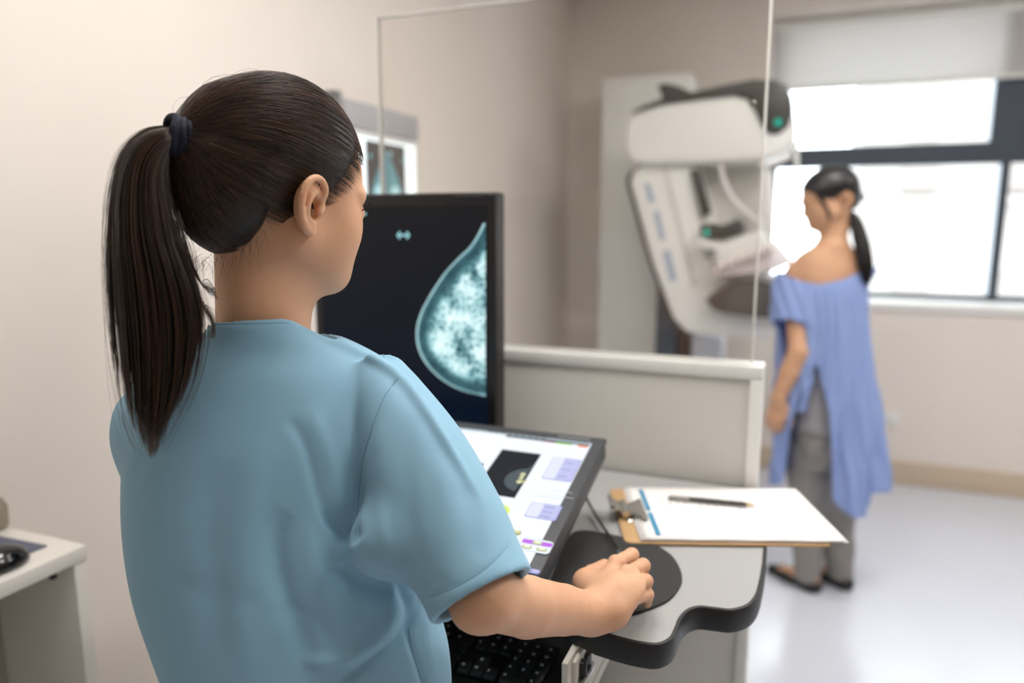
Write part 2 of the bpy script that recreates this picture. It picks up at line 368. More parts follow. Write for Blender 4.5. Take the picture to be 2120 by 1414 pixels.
MB().box((-.42, 1.02, .05), (-.34, 1.30, Z-T), .006).build('leg_column', M_steel, tb)
MB().box((-.82, .84, 0), (-.68, 1.33, .05), .01).build('foot', M_steel, tb); MB().box((-.44, .84, 0), (-.32, 1.33, .05), .01).build('foot', M_steel, tb)
# keyboard shelf under the bay
KZ = .80
sf = MB(); sf.box((-.80, .757, KZ-.02), (-.235, 1.02, KZ), .004); sf.build('keyboard_shelf', M_steel, tb)
MB().box((-.245, .76, KZ), (-.236, .96, Z-T-.002), .003).build('shelf_bracket', M_steel, tb)
MB().box((-.80, .96, KZ), (-.78, 1.02, Z-T-.002), .003).build('shelf_bracket', M_steel, tb)
# latch beside the keyboard
q = atz(1240, 1385, .86)
lt = MB().box((-.238, .775, .835), (-.230, .835, .892), .003); lt.build('latch_plate', M_steel, tb)
MB().box((-.233, .787, .842), (-.222, .800, .885), .003, .25).box((-.233, .807, .85), (-.224, .822, .882), .003, -.2).build('latch_lever', M_black, tb)
MB().tube([(-.226, .778, .86), (-.221, .803, .866), (-.226, .828, .86)], .004, 10).build('latch_pin', M_chrome, tb)
# ================================================================ tall black monitor with the scan
mo = empty('portrait_monitor', (-.69, 1.24, Z), 'tall black portrait monitor showing a blue-white breast scan', 'monitor')
my = 1.20; x1 = aty(1026, 500, my)[0]; z1 = aty(1024, 397, my)[2]; x0 = aty(650, 620, my)[0]; z0 = .985
b = .020
MB().box((x0, my, z0), (x1, my+.045, z1), .006, seg=3).build('casing', M_black, mo)
M_scr = mat('monitor_screen', (4, 5, 7), .25, spec=.12)
nt = M_scr.node_tree; tc = nt.nodes.new('ShaderNodeTexCoord'); sp = nt.nodes.new('ShaderNodeSeparateXYZ'); cr = nt.nodes.new('ShaderNodeValToRGB')
nt.links.new(tc.outputs['Generated'], sp.inputs[0]); nt.links.new(sp.outputs['Z'], cr.inputs[0]); cr.color_ramp.elements[0].color = (*lin((4, 18, 36)), 1); cr.color_ramp.elements[1].color = (*lin((30, 30, 32)), 1)
nt.links.new(cr.outputs[0], nt.nodes['Principled BSDF'].inputs['Emission Color']); nt.nodes['Principled BSDF'].inputs['Emission Strength'].default_value = .75
sx0, sx1, sz0, sz1 = x0+b, x1-.017, z0+.025, z1-.024
sc = MB().box((sx0, my-.0012, sz0), (sx1, my+.002, sz1)).build('screen', M_scr, mo)
MB().box((-.74, my+.03, z0-.03), (-.64, my+.06, z0+.16), .006).box((-.79, my-.03, Z+.0005), (-.59, my+.14, Z+.018), .006).box((-.715, my+.045, Z+.01), (-.665, my+.075, z0+.1), .004).build('stand', M_black, mo)
def emis(name, build):
    m = bpy.data.materials.new(name); m.use_nodes = True; nt = m.node_tree; nt.nodes.clear(); o = nt.nodes.new('ShaderNodeOutputMaterial'); e = nt.nodes.new('ShaderNodeEmission'); nt.links.new(e.outputs[0], o.inputs[0]); build(nt, e); return m
def flat_em(name, c, s=1.):
    def f(nt, e): e.inputs[0].default_value = (*lin(c), 1); e.inputs[1].default_value = s
    return emis(name, f)
def tissue(name, attr=True, s=1., sc_=90):
    def f(nt, e):
        L = nt.links; N = nt.nodes.new
        at = N('ShaderNodeAttribute'); at.attribute_name = 'edge'
        tc = N('ShaderNodeTexCoord'); n1 = N('ShaderNodeTexNoise'); n1.inputs['Scale'].default_value = sc_; n1.inputs['Detail'].default_value = 9; n1.inputs['Roughness'].default_value = .62; n1.inputs['Distortion'].default_value = 2.6
        n2 = N('ShaderNodeTexNoise'); n2.inputs['Scale'].default_value = sc_*.24; n2.inputs['Detail'].default_value = 3
        vo = N('ShaderNodeTexVoronoi'); vo.feature = 'DISTANCE_TO_EDGE'; vo.inputs['Scale'].default_value = sc_*.9
        mp = N('ShaderNodeVectorMath'); mp.operation = 'ADD'; k = N('ShaderNodeVectorMath'); k.operation = 'SCALE'; k.inputs['Scale'].default_value = .02
        L.new(tc.outputs['Object'], n1.inputs['Vector']); L.new(tc.outputs['Object'], n2.inputs['Vector']); L.new(n1.outputs['Color'], k.inputs[0]); L.new(tc.outputs['Object'], mp.inputs[0]); L.new(k.outputs[0], mp.inputs[1]); L.new(mp.outputs[0], vo.inputs['Vector'])
        def mth(op, a, b):
            q = N('ShaderNodeMath'); q.operation = op
            for i, v in enumerate((a, b)):
                if hasattr(v, 'is_linked'): L.new(v, q.inputs[i])
                else: q.inputs[i].default_value = v
            return q.outputs[0]
        gl = mth('MULTIPLY', mth('MULTIPLY', n1.outputs['Fac'], n2.outputs['Fac']), 3.1)      # glandular clouds
        web = mth('SUBTRACT', 1., mth('MULTIPLY', vo.outputs['Distance'], 5.)); gl = mth('ADD', gl, mth('MULTIPLY', mth('MAXIMUM', web, 0.), .25))
        sub = N('ShaderNodeMapRange'); sub.inputs['From Min'].default_value = .50; sub.inputs['From Max'].default_value = 1.12; L.new(gl, sub.inputs['Value'])
        ins = N('ShaderNodeMapRange'); ins.inputs['From Min'].default_value = .14; ins.inputs['From Max'].default_value = .30; ins.inputs['To Min'].default_value = .1; L.new(at.outputs['Fac'], ins.inputs['Value'])
        rim = N('ShaderNodeMapRange'); rim.inputs['From Min'].default_value = .0; rim.inputs['From Max'].default_value = .055; rim.inputs['To Min'].default_value = .72; rim.inputs['To Max'].default_value = 0; L.new(at.outputs['Fac'], rim.inputs['Value'])
        v = mth('ADD', mth('MULTIPLY', sub.outputs[0], ins.outputs[0]), mth('ADD', rim.outputs[0], .07))
        cr = N('ShaderNodeValToRGB'); cr.color_ramp.elements[0].color = (*lin((14, 34, 44)), 1); cr.color_ramp.elements[1].color = (*lin((226, 246, 246)), 1)
        a = cr.color_ramp.elements.new(.40); a.color = (*lin((92, 138, 146)), 1); a = cr.color_ramp.elements.new(.7); a.color = (*lin((176, 220, 224)), 1); L.new(v, cr.inputs[0]); L.new(cr.outputs[0], e.inputs[0]); e.inputs[1].default_value = s
    return emis(name, f)
M_tis = tissue('scan_tissue')
M_mark = flat_em('screen_marker', (168, 226, 232), .9)
def scan(name, left, straight, plane, m, parent, n=14, nrm=None):
    """left: outline px of the skin line (top -> bottom); straight: px x of the chest wall; 'edge' attribute = depth under the skin"""
    L = smoothpts([(*p, 0) for p in left], 4)[:, :2]; V = []; E = []; F = []
    cxy = np.array([straight, (L[0, 1]+L[-1, 1])/2+20])
    for p in L:
        for j in range(n):
            t = j/(n-1); tt = t*t*.5+t*.5
            q = p+(np.array([straight, p[1]*.35+cxy[1]*.65 if 0 < t < 1 else p[1]])-p)*tt; q[1] = p[1]+(q[1]-p[1])*0
            V.append(plane(q[0], q[1])); E.append(min(1, abs(q[0]-p[0])/130.) if j < n else 0)
    # true inside distance
    Q = np.array([(plane(*p)) for p in L]); VV = np.array(V); D = np.min(np.linalg.norm(VV[:, None]-Q[None], axis=2), axis=1); D /= D.max()
    for i in range(len(L)-1):
        for j in range(n-1): F.append((i*n+j, i*n+j+1, (i+1)*n+j+1, (i+1)*n+j))
    o = fromarr(name, V, F, m, parent); a = o.data.attributes.new('edge', 'FLOAT', 'POINT'); a.data.foreach_set('value', D.astype(np.float32)); return o
pl = lambda x, y: aty(x, y, my-.002)
scan('scan_image', [(1001, 462), (988, 488), (972, 512), (948, 535), (920, 566), (893, 606), (871, 648), (862, 685), (866, 722), (884, 756), (916, 787), (955, 808), (1004, 820)], 1005, pl, M_tis, sc)
def glyph(pts, r, parent, m, y): return MB().tube([aty(a, c, y) for a, c in pts], r, 8).build('screen_marking', m, parent)
gl = MB()
for P in ([(828, 480), (823, 487), (828, 494)], [(842, 480), (847, 487), (842, 494)], [(828, 487), (842, 487)]): gl.tube([aty(a, c, my-.0018) for a, c in P], .0016, 8)
gl.build('screen_marking', M_mark, sc)
MB().tube([aty(741, 443, my-.0018), aty(757, 443, my-.0018)], .0022, 8).build('screen_marking', M_mark, sc)
MB().box(aty(942, 405, my-.0004)-np.array([0, 0, .0015]), aty(1000, 405, my-.0004)+np.array([0, .001, .0015])).build('bezel_lettering', mat('bezel_print', (70, 70, 70), .5), mo)
# ================================================================ low tilted touch monitor
Bp = atz(1126, 1222, .978); A = aty(1238, 905, 1.115); A[0] = (A[0]+Bp[0])/2; Bp[0] = A[0]; Xw = .40
ev = N3([0, Bp[1]-A[1], Bp[2]-A[2]]); H2 = np.linalg.norm((Bp-A)[1:]); ex = np.array([1., 0, 0]); en = N3(np.cross(ev, ex)); en = en if en[2] > 0 else -en
O2 = A-ex*Xw                                   # top-left front corner
def tp(u, v, n=0.): return O2+ex*u+ev*v+en*n     # u right, v down, n out of the glass
tm = empty('touch_monitor', (-.5, .98, Z), 'low tilted grey-framed touch monitor with a bright control screen', 'monitor')
def slab(mb, u0, u1, v0, v1, n0, n1, bev=.0): mb.prism([tp(u0, v0, n0), tp(u1, v0, n0), tp(u1, v1, n0), tp(u0, v1, n0)], en*(n1-n0), bev); return mb
slab(MB(), 0, Xw, 0, H2, -.012, 0, .003).build('bezel', M_dgrey, tm)
slab(MB(), .002, Xw-.002, .002, H2-.002, -.040, -.0125, .004).build('casing', M_mgrey if False else M_dgrey, tm)
slab(MB(), .13, .27, .14, H2-.03, -.075, -.04, .004).box((-.60, .93, Z+.0005), (-.40, 1.10, Z+.03), .006).build('stand', M_dgrey, tm)
def tz(px, py):                               # picture point -> (u, v) on the glass
    r = ray(px, py); t = np.dot(O2-C0, en)/np.dot(r, en); q = C0+r*t-O2; return q@ex, q@ev
M_lcd = flat_em('lcd_white', (232, 238, 244), 1.0)
bz = .0185
lcd = slab(MB(), bz, Xw-bz, .022, H2-.016, 0, .0012).build('display_panel', M_lcd, tm)
EM = {}
def em(c, s=1.):
    if c not in EM: EM[c] = flat_em('lcd_colour', c, s)
    return EM[c]
def quad(pts, c, nm='screen_graphic', n=.0020):
    q = [tp(*tz(*p), n) for p in pts]; fromarr(nm, q, [tuple(range(len(q)))], em(c), lcd)
def rrect(u0, u1, v0, v1, c, n=.0020, r=.004, nm='screen_graphic'):
    P = []
    for (cx, cy, a) in ((u1-r, v1-r, 0), (u0+r, v1-r, 90), (u0+r, v0+r, 180), (u1-r, v0+r, 270)): P += [(x, y) for x, y in arc((cx, cy), r, a, a+90, 4)]
    fromarr(nm, [tp(x, y, n) for x, y in P], [tuple(range(len(P)))], em(c), lcd)
def R2(p0, p1, c, n=.0020, r=.003, nm='screen_graphic'):     # rounded rectangle between two picture corners read back onto the glass
    u0, v0 = tz(*p0); u1, v1 = tz(*p1); rrect(min(u0, u1), max(u0, u1), min(v0, v1), max(v0, v1), c, n, min(r, abs(u1-u0)*.45, abs(v1-v0)*.45), nm)
u_, v_ = tz(1205, 928)
# title bars
rrect(bz+.001, Xw-bz-.001, .0225, .0275, (176, 190, 198), .0016, .0005); rrect(.235, Xw-bz-.001, .0275, .0315, (26, 46, 44), .0016, .0005)
rrect(.300, .325, .0315, .0345, (150, 70, 84), .0018, .001); rrect(.325, .352, .0315, .0355, (150, 205, 70), .0018, .001); rrect(.362, .379, .0325, .0375, (240, 120, 60), .0018, .001)
rrect(.235, .30, .0305, .0335, (50, 50, 54), .0018, .001)
ua, va = tz(1040, 932); ub, vb = tz(1004, 1024); uc, vc = tz(1123, 939)
rrect(ua, uc, va, vb, (46, 48, 52), .0018, .0006, 'preview_image')
# preview breast
cxu, cvv = tz(1085, 985)
P = [(uc-.0005, va+.02+.0)]+[(uc-.0005-.032*math.cos(math.radians(a)), (va+vb)/2+.014-.030*math.sin(math.radians(a))) for a in range(80, -81, -10)]
fromarr('preview_shape', [tp(x, y, .0022) for x, y in P], [tuple(range(len(P)))], em((84, 92, 98)), lcd)
for (px, py, r) in ((1083, 985, .0045), (1076, 1000, .005), (1087, 1000, .003), (1080, 992, .004)):
    u, v = tz(px, py); fromarr('preview_shape', [tp(x, y, .0026) for x, y in arc((u, v), r, 0, 330, 11)], [tuple(range(12))], em((206, 206, 160)), lcd)
# violet exposure strip, lime disc, buttons
ux, vx = tz(1003, 962); uy, vy = tz(978, 1018)
rrect(ux-.0105, ux, vx, vy, (64, 24, 60), .0018, .001); rrect(ux-.009, ux-.0015, vx+.012, vy-.004, (164, 60, 214), .0022, .001)
u, v = tz(1035, 1060); fromarr('lime_disc', [tp(x, y, .002) for x, y in arc((u, v), .0145, 0, 345, 23)], [tuple(range(24))], em((216, 240, 110)), lcd)
u, v = tz(965, 990); fromarr('cream_disc', [tp(x, y, .002) for x, y in arc((u, v), .009, 0, 345, 23)], [tuple(range(24))], em((238, 236, 190)), lcd)
lav = (186, 188, 226); lav2 = (160, 162, 206)
for (a, b_) in (((1155, 948), (1182, 1001)), ((1126, 1044), (1150, 1082)), ((1095, 1178), (1116, 1192))):
    u1, v1 = tz(*b_); u0, v0 = tz(*a); U0 = u1-.047; rrect(U0, u1, v0, v1, lav2, .0018, .004); rrect(U0+.001, u1-.002, v0+.001, v1-.002, lav, .0020, .004); rrect(U0+.001, U0+.020, v0+.001, v1-.002, (216, 220, 240), .0022, .004)
    for k in range(3): 
        vv = v0+(v1-v0)*(.2+.3*k); rrect(U0+.022, u1-.010, vv, vv+.0022, (150, 152, 196), .0024, .0006)
u, v = tz(1110, 1132); rrect(u-.022, u+.022, v-.013, v+.013, (196, 202, 206), .0018, .006); rrect(u-.021, u+.021, v-.012, v+.012, (226, 232, 236), .0020, .006)
rrect(u-.021, u+.021, v-.009, v-.001, (186, 110, 220), .0022, .003)
for (du, dv) in ((0, -.005), (-.011, .006), (.010, .006)): rrect(u+du-.007, u+du+.007, v+dv-.0035, v+dv+.0035, (176, 182, 140), .0024, .003); rrect(u+du-.005, u+du+.005, v+dv-.003, v+dv+.001, (232, 236, 214), .0026, .002)
u, v = tz(1063, 1104); rrect(u-.011, u+.011, v-.005, v+.005, (150, 150, 96), .0018, .004); rrect(u-.009, u+.009, v-.0045, v+.001, (216, 214, 160), .0020, .002)
for (px, py, w) in ((1165, 1020, .03), (1160, 1030, .04), (1140, 1120-87, .03), (975, 937, .03), (1118, 1030, .02)):
    u, v = tz(px, py); rrect(u-w/2, u+w/2, v-.0006, v+.0006, (190, 196, 206), .0018, .0003)
for k in range(9): rrect(.20+.012*k, .209+.012*k, .0235, .0262, (110, 120, 128), .0022, .0006)
u0, v0 = tz(1008, 925); rrect(.10, u0+.0, .040, .075, (222, 228, 236), .0015, .003); rrect(.101, u0-.001, .041, .074, (238, 242, 247), .0016, .003)
lt = MB()
for k in range(10): u = Xw-.078+k*.0055; slab(lt, u, u+.0038, .0095, .0125, 0, .0006)
lt.build('bezel_lettering', mat('silver_print', (170, 170, 172), .4), tm)
# ================================================================ keyboard
kb = empty('keyboard', (-.478, .868, KZ), 'black full-size computer keyboard on the shelf under the worktop', 'keyboard')
kr = 0.
def K(x, y, z): c, s = math.cos(kr), math.sin(kr); X, Y = x*c-y*s, x*s+y*c; return np.array([-.478+X, .868+Y, KZ+z])
def kbox(mb, x0, x1, y0, y1, z0, z1, bev): mb.prism([K(x0, y0, z0), K(x1, y0, z0), K(x1, y1, z0+.006), K(x0, y1, z0+.006)], (0, 0, z1-z0), bev); return mb
kbox(MB(), -.225, .225, -.085, .085, .002, .018, .004).build('case', M_black, kb)
M_key = mat('key_plastic', (30, 30, 31), .45)
kp = .019
rows = [(-.072, [(0, 1.25), (1.25, 1.25), (2.5, 1.25), (3.75, 6.25), (10, 1.25), (11.25, 1.25), (12.5, 1.25), (13.75, 1.25)]),
        (-.053, [(0, 2.25)]+[(2.25+i, 1) for i in range(10)]+[(12.25, 2.75)]), (-.034, [(0, 1.75)]+[(1.75+i, 1) for i in range(11)]+[(12.75, 2.25)]),
        (-.015, [(0, 1.5)]+[(1.5+i, 1) for i in range(12)]+[(13.5, 1.5)]), (.004, [(i, 1) for i in range(13)]+[(13, 2)]), (.030, [(0, 1)]+[(1.5+i*1.04, 1) for i in range(12)])]
nk = 0; LG = MB(); lr = random.Random(3)
def legend(x0, x1, y):
    w = .0030+.0020*lr.random(); a = x0+.0035; LG.add([K(a, y+.0085, .0294), K(a+w, y+.0085, .0294), K(a+w, y+.0120, .0307), K(a, y+.0120, .0307)], [(0, 1, 2, 3)])
for y, ks in rows:
    for (a, wd_) in ks:
        kbox(MB(), -.217+a*kp+.001, -.217+(a+wd_)*kp-.001, y, y+.0165, .0205, .026, .002).build('key', M_key, kb)
        if wd_ < 6: legend(-.217+a*kp+.001, 0, y)
for y, xs in ((-.072, (0, 1, 2)), (-.053, (1,)), (-.015, (0, 1, 2)), (.004, (0, 1, 2)), (.030, (0, 1, 2))):
    for a in xs: kbox(MB(), .073+a*kp+.001, .073+(a+1)*kp-.001, y, y+.0165, .0205, .026, .002).build('key', M_key, kb); legend(.073+a*kp+.001, 0, y)
for y, xs in ((-.072, ((0, 2), (2, 1))), (-.053, ((0, 1), (1, 1), (2, 1))), (-.034, ((0, 1), (1, 1), (2, 1))), (-.015, ((0, 1), (1, 1), (2, 1))), (.004, ((0, 1), (1, 1), (2, 1)))):
    for a, w_ in xs: kbox(MB(), .134+a*kp+.001, .134+(a+w_)*kp-.001, y, y+.0165, .0205, .026, .002).build('key', M_key, kb); legend(.134+a*kp+.001, 0, y)
LG.build('key_lettering', mat('key_print', (170, 172, 174), .6), kb)['kind'] = 'stuff'
# ================================================================ mouse mat, mouse, clipboard, pen
mz = Z+.0005
cc = atz(1290, 1195, Z)[:2]
mp = tag(None, None) if False else None
c0 = np.array([-.205, .90]); 
E1 = [atz(x, y, Z)[:2] for x, y in ((1412, 1203), (1405, 1176), (1385, 1150), (1345, 1128), (1290, 1116), (1190, 1105), (1150, 1180), (1140, 1240), (1215, 1272), (1262, 1280), (1310, 1275), (1352, 1262), (1384, 1246), (1403, 1226))]
E1 = smoothpts([(*p, 0) for p in E1], 6, True)
pm = MB(); pm.prism([(p[0], p[1], mz) for p in E1], (0, 0, .004), .001)
M_mat = mat('black_mat_foam', (42, 42, 41), .75, bump=.2, bscale=900)
tag(rebase(pm.build('mouse_mat', M_mat)), 'round black mouse mat under the hand at the corner of the grey worktop', 'mouse mat')
mc = (atz(1290, 1180, .955)+np.array([0, 0.0, 0]))
ms = empty('computer_mouse', (mc[0], mc[1], mz+.004), 'black computer mouse on a round mat beneath the hand', 'mouse')
def msd(P):
    q = P-np.array([mc[0], mc[1], mz+.004], np.float32); a = math.radians(-12); R = np.array([[math.cos(a), math.sin(a), 0], [-math.sin(a), math.cos(a), 0], [0, 0, 1]])
    f = s_ell(q, (0, -.002, .000), (.026, .045, .020), R); return smax(f, -q[:, 2], .003)
V, F = sdf_mesh(msd, (mc[0]-.07, mc[1]-.07, mz), (mc[0]+.07, mc[1]+.07, mz+.06), .0016); nmesh('mouse_body', V, F, M_black, ms)
p0 = atz(1283, 1140, Z+.02); cbp = [p0, atz(1268, 1118, Z+.012), atz(1245, 1085, Z+.01), atz(1225, 1052, Z+.012), atz(1213, 1028, Z+.02), atz(1205, 1005, Z+.01)]
MB().tube(smoothpts(cbp, 6), .0022, 8).build('mouse_cable', M_black, ms)
MB().tube([p0+np.array([.004, -.028, .006]), p0+np.array([.003, -.020, .008])], .004, 10).build('scroll_wheel', M_dgrey, ms)
# clipboard
ZB = Z+.002
M_hard = mat('hardboard', (196, 158, 112), .6, var=.06, vscale=60)
cA, cB = atz(1262, 1015, ZB)[:2], atz(1294, 1128, ZB)[:2]         # the short edge with the clip
d1 = cB-cA; L1 = np.linalg.norm(d1); e1 = d1/L1; e2 = np.array([-e1[1], e1[0]]); CBc = cA+e1*.0
if e2[0] < 0: e2 = -e2
def cbp_(u, v, z): q = cA+e1*u+e2*v; return np.array([q[0], q[1], z])
cb = empty('clipboard', tuple(cbp_(L1/2, .15, ZB)), 'brown hardboard clipboard with steel clip and white form on the worktop corner', 'clipboard')
LB = .315
P = []
for (cu, cv, a) in ((L1-.012, LB-.012, 0), (.012, LB-.012, 90), (.012, .012, 180), (L1-.012, .012, 270)): P += arc((cu, cv), .012, a, a+90, 5)
MB().prism([cbp_(u, v, ZB) for u, v in P], (0, 0, .0035), .0005).build('board', M_hard, cb)
M_paper = mat('paper', (244, 241, 238), .75)
NP = 24
def sheet(v0, v1, u0, u1, z, amp, name='paper_sheet', m=M_paper, par=cb, ph=0.):
    V = []; F = []
    for i in range(NP+1):
        for j in range(9):
            u = u0+(u1-u0)*j/8; v = v0+(v1-v0)*i/NP; q = cbp_(u, v, 0); zz = z+amp*(.5+.5*math.sin(i*.9+ph))*((j/8)**2)+amp*1.2*max(0, (i/NP-.8))*3; V.append((q[0], q[1], zz)); 
    for i in range(NP):
        for j in range(8): F.append((i*9+j, i*9+j+1, (i+1)*9+j+1, (i+1)*9+j))
    o = fromarr(name, V, F, m, par, True); s = o.modifiers.new('t', 'SOLIDIFY'); s.thickness = .0003; return o
for k in range(4): sheet(.024+.001*k, LB+.018-.004*k+.008, .008-.003*(k == 2), L1-.006+.002*(k % 2), ZB+.0040+.0008*k, .0012, ph=k)
top = ZB+.0040+.0008*4+.0006
tsh = sheet(.030, LB+.022, .004, L1-.004, top, .0008, 'form_sheet', ph=5)
M_blue = mat('print_blue', (62, 140, 178), .7); M_ink = mat('print_grey', (208, 208, 216), .75)
def pr(u0, u1, v0, v1, m, name='form_print'):
    fromarr(name, [cbp_(u0, v0, top+.0016), cbp_(u1, v0, top+.0016), cbp_(u1, v1, top+.0016), cbp_(u0, v1, top+.0016)], [(0, 1, 2, 3)], m, tsh)
pr(.018, L1*.50, .050, .058, M_blue); pr(L1*.54, L1*.93, .050, .058, M_blue)
q = MB()
for i in range(16):
    v = .070+i*.0125
    for a, b_ in ((.05, .11), (.12, .19)):
        if (i*7+int(a*100)) % 5: q.prism([cbp_(a, v, top+.0014), cbp_(min(b_, L1-.02)*(.9+.1*((i*13) % 3)/2), v, top+.0014), cbp_(min(b_, L1-.02)*(.9+.1*((i*13) % 3)/2), v+.0022, top+.0014), cbp_(a, v+.0022, top+.0014)], (0, 0, .0002))
q.build('form_print', M_ink, tsh)
# clip
um = L1*.52; zc = top
jaw = []
for i in range(13):
    t = i/12; a = math.pi*t; jaw.append((um-.045*math.cos(a) if False else um-.045+.09*t, .040-.010*math.sin(a)*0+.004-(.012*(1-abs(2*t-1))**.5)*0))
mb = MB()
prof = [(um-.046, .043), (um-.040, .046), (um+.040, .046), (um+.046, .043), (um+.030, .030), (um+.020, .016), (um-.020, .016), (um-.030, .030)]
mb.prism([cbp_(u, v, zc+.003) for u, v in prof], (0, 0, .004), .0015)
mb.build('clip_jaw', M_chrome, cb)
mb = MB(); mb.tube([cbp_(um-.026, .012, zc+.006), cbp_(um+.026, .012, zc+.006)], .006, 14); mb.build('clip_spring', M_chrome, cb)
mb = MB(); mb.prism([cbp_(um-.018, .012, zc+.006), cbp_(um+.018, .012, zc+.006), cbp_(um+.024, -.010, zc+.016), cbp_(um-.024, -.010, zc+.016)], (0, 0, .0016), .0004)
mb.tube([cbp_(um-.025, -.011, zc+.017), cbp_(um+.025, -.011, zc+.017)], .0036, 12); mb.build('clip_lever', M_chrome, cb)
for s in (-.03, .03): MB().lathe(cbp_(um+s, .018, ZB+.0035), [(.006, 0), (.006, .002), (.004, .0038), (0, .0045)], 16).build('rivet', M_chrome, cb)
# pen
a, b_ = atz(1384, 1029, top+.006), atz(1566, 1046, top+.006); d = b_-a; Lp = np.linalg.norm(d); dn = d/Lp
pn = empty('pen', tuple((a+b_)/2-np.array([0, 0, .0045])), 'slim dark pen with grey cap lying across the form on the clipboard', 'pen')
r = .0042
MB().lathe(a+dn*.035, [(r, 0), (r, Lp-.058), (r*.85, Lp-.052)], 16, dn).build('barrel', mat('pen_dark', (66, 64, 60), .35), pn)
MB().lathe(a, [(r*.7, 0), (r, .002), (r*1.05, .035)], 16, dn).build('cap', mat('pen_grey', (160, 156, 150), .4), pn)
MB().lathe(a+dn*(Lp-.0172), [(r*.84, 0), (r*.3, .014), (r*.12, .0165)], 16, dn).build('tip', mat('pen_brass', (176, 148, 96), .3, metal=.8), pn)
# ================================================================ light box on the left wall
M_lbx = mat('lightbox_grey', (176, 174, 176), .5); M_lbm = mat('lightbox_dark', (120, 118, 116), .5)
LX = XL+.085; ya, yb2 = atx(713, 202, LX)[1], atx(866, 239, LX)[1]; zt = 1.785
zg = atx(865, 292, LX)[2]
lb = empty('film_light_box', (LX-.04, (ya+yb2)/2, 1.25), 'grey wall light box with glowing panels and mammogram films, behind the head', 'light box')
MB().box((XL+.001, ya, zg), (LX, yb2, zt), .004).box((XL+.001, ya, 1.25), (LX-.02, yb2, zg), .004).build('housing', M_lbx, lb)
MB().box((LX-.02, ya, zg-.018), (LX-.004, yb2, zg-.002), .003).build('film_rail', M_white, lb)
MB().box((XL+.02, ya-.012, zt-.03), (LX-.02, ya+.02, zt+.022), .004).build('end_cap', M_lbm, lb)
M_lit = flat_em('lit_opal', (236, 246, 248), 1.5)
MB().box((LX-.02, ya+.006, 1.29), (LX-.012, yb2-.006, zg-.018), .002).build('opal_panel', M_lit, lb)
f0, f1 = atx(757, 300, LX-.01)[1], atx(838, 300, LX-.01)[1]
M_film = flat_em('film_black', (98, 92, 88), .9); M_ft = tissue('film_tissue', s=1., sc_=40)
for k, (g0, g1) in enumerate(((f0, f1), (f0-(f1-f0)-.12, f0-.12+.0))):
    if g0 < ya: break
    fo = MB().box((LX-.012, g0, 1.33), (LX-.009, g1, zg-.026)).build('film', M_film, lb)
    mid = (g0+g1)/2
    for s in (-1, 1):
        P = [(LX-.0085, mid+s*.004, zg-.05)]+[(LX-.0085, mid+s*(.004+(g1-g0)*.42*math.sin(t*math.pi/2)**1.1), zg-.05-.19*t) for t in np.linspace(.08, 1, 12)]+[(LX-.0085, mid+s*.004, zg-.24)]
        o = fromarr('film_image', P, [tuple(range(len(P)))], flat_em('film_glow', (118, 158, 164), .9), fo)
        fromarr('film_image', [(LX-.0080, mid+s*((g1-g0)*.2+(g1-g0)*.13*math.cos(a)), zg-.195+.035*math.sin(a)) for a in np.linspace(0, 6.0, 18)], [tuple(range(18))], flat_em('film_bright', (190, 228, 230), .9), fo)
        fromarr('film_image', [(LX-.0080, mid+s*((g1-g0)*.09+.006*math.cos(a)), zg-.058+.010*math.sin(a)) for a in np.linspace(0, 6.0, 14)], [tuple(range(14))], flat_em('film_bright', (170, 220, 226), .9), fo)
        fromarr('film_marker', [(LX-.0080, mid+s*((g1-g0)*.42+.006*math.cos(a)), zg-.075+.007*math.sin(a)) for a in np.linspace(0, 6.0, 14)], [tuple(range(14))], flat_em('film_bright', (150, 214, 222), .9), fo)
# ================================================================ white side table at the lower left
DZ = .86; dx = atz(178, 1128, DZ); DX1, DY1 = dx[0], dx[1]
sd = empty('side_table', ((XL+DX1)/2, .35, 0), 'plain white side table against the wall at the lower left', 'table')
MB().box((XL+.004, -.35, DZ-.026), (DX1, DY1, DZ), .001).build('table_top', M_wpaint, sd)
MB().box((XL+.004, DY1-.024, 0), (DX1-.002, DY1-.001, DZ-.026), .001).build('side_panel', M_wpaint, sd)
MB().box((XL+.004, -.35, 0), (DX1-.002, -.327, DZ-.026), .001).build('side_panel', M_wpaint, sd)
MB().box((XL+.004, -.327, .3), (XL+.02, DY1-.024, DZ-.026), .001).build('back_panel', mat('shaded_board', (170, 162, 146), .6), sd)  # board colour darkened to imitate the shade inside the table
q = aty(114, 1190, DY1-.024)
MB().lathe((q[0], DY1-.024, q[2]), [(.006, 0), (.006, .008), (0, .009)], 14, (0, -1, 0)).build('table_screw', M_black, sd)
# blue pad, dark mouse, grey object
P = [atz(98, 1132, DZ)[:2], atz(8, 1136, DZ)[:2]]; pc = P[0]
pd = MB(); pd.prism([(pc[0], pc[1], DZ+.0005), (pc[0]-.19, pc[1]-.01, DZ+.0005), (pc[0]-.19, pc[1]-.22, DZ+.0005), (pc[0]-.005, pc[1]-.22, DZ+.0005)], (0, 0, .003), .0008)
tag(rebase(pd.build('mouse_mat', mat('blue_grey_mat', (96, 100, 118), .7, var=.05))), 'flat blue-grey mouse mat on the white side table', 'mouse mat')
q = atz(2, 1165, DZ+.01)
ms2 = empty('computer_mouse', (q[0], q[1], DZ+.0036), 'glossy black computer mouse on the blue-grey mat', 'mouse')
def m2(P_): return smax(s_ell(P_-np.array([q[0], q[1], DZ+.004], np.float32), (0, 0, .0), (.030, .045, .034)), -(P_[:, 2]-(DZ+.004)), .003)
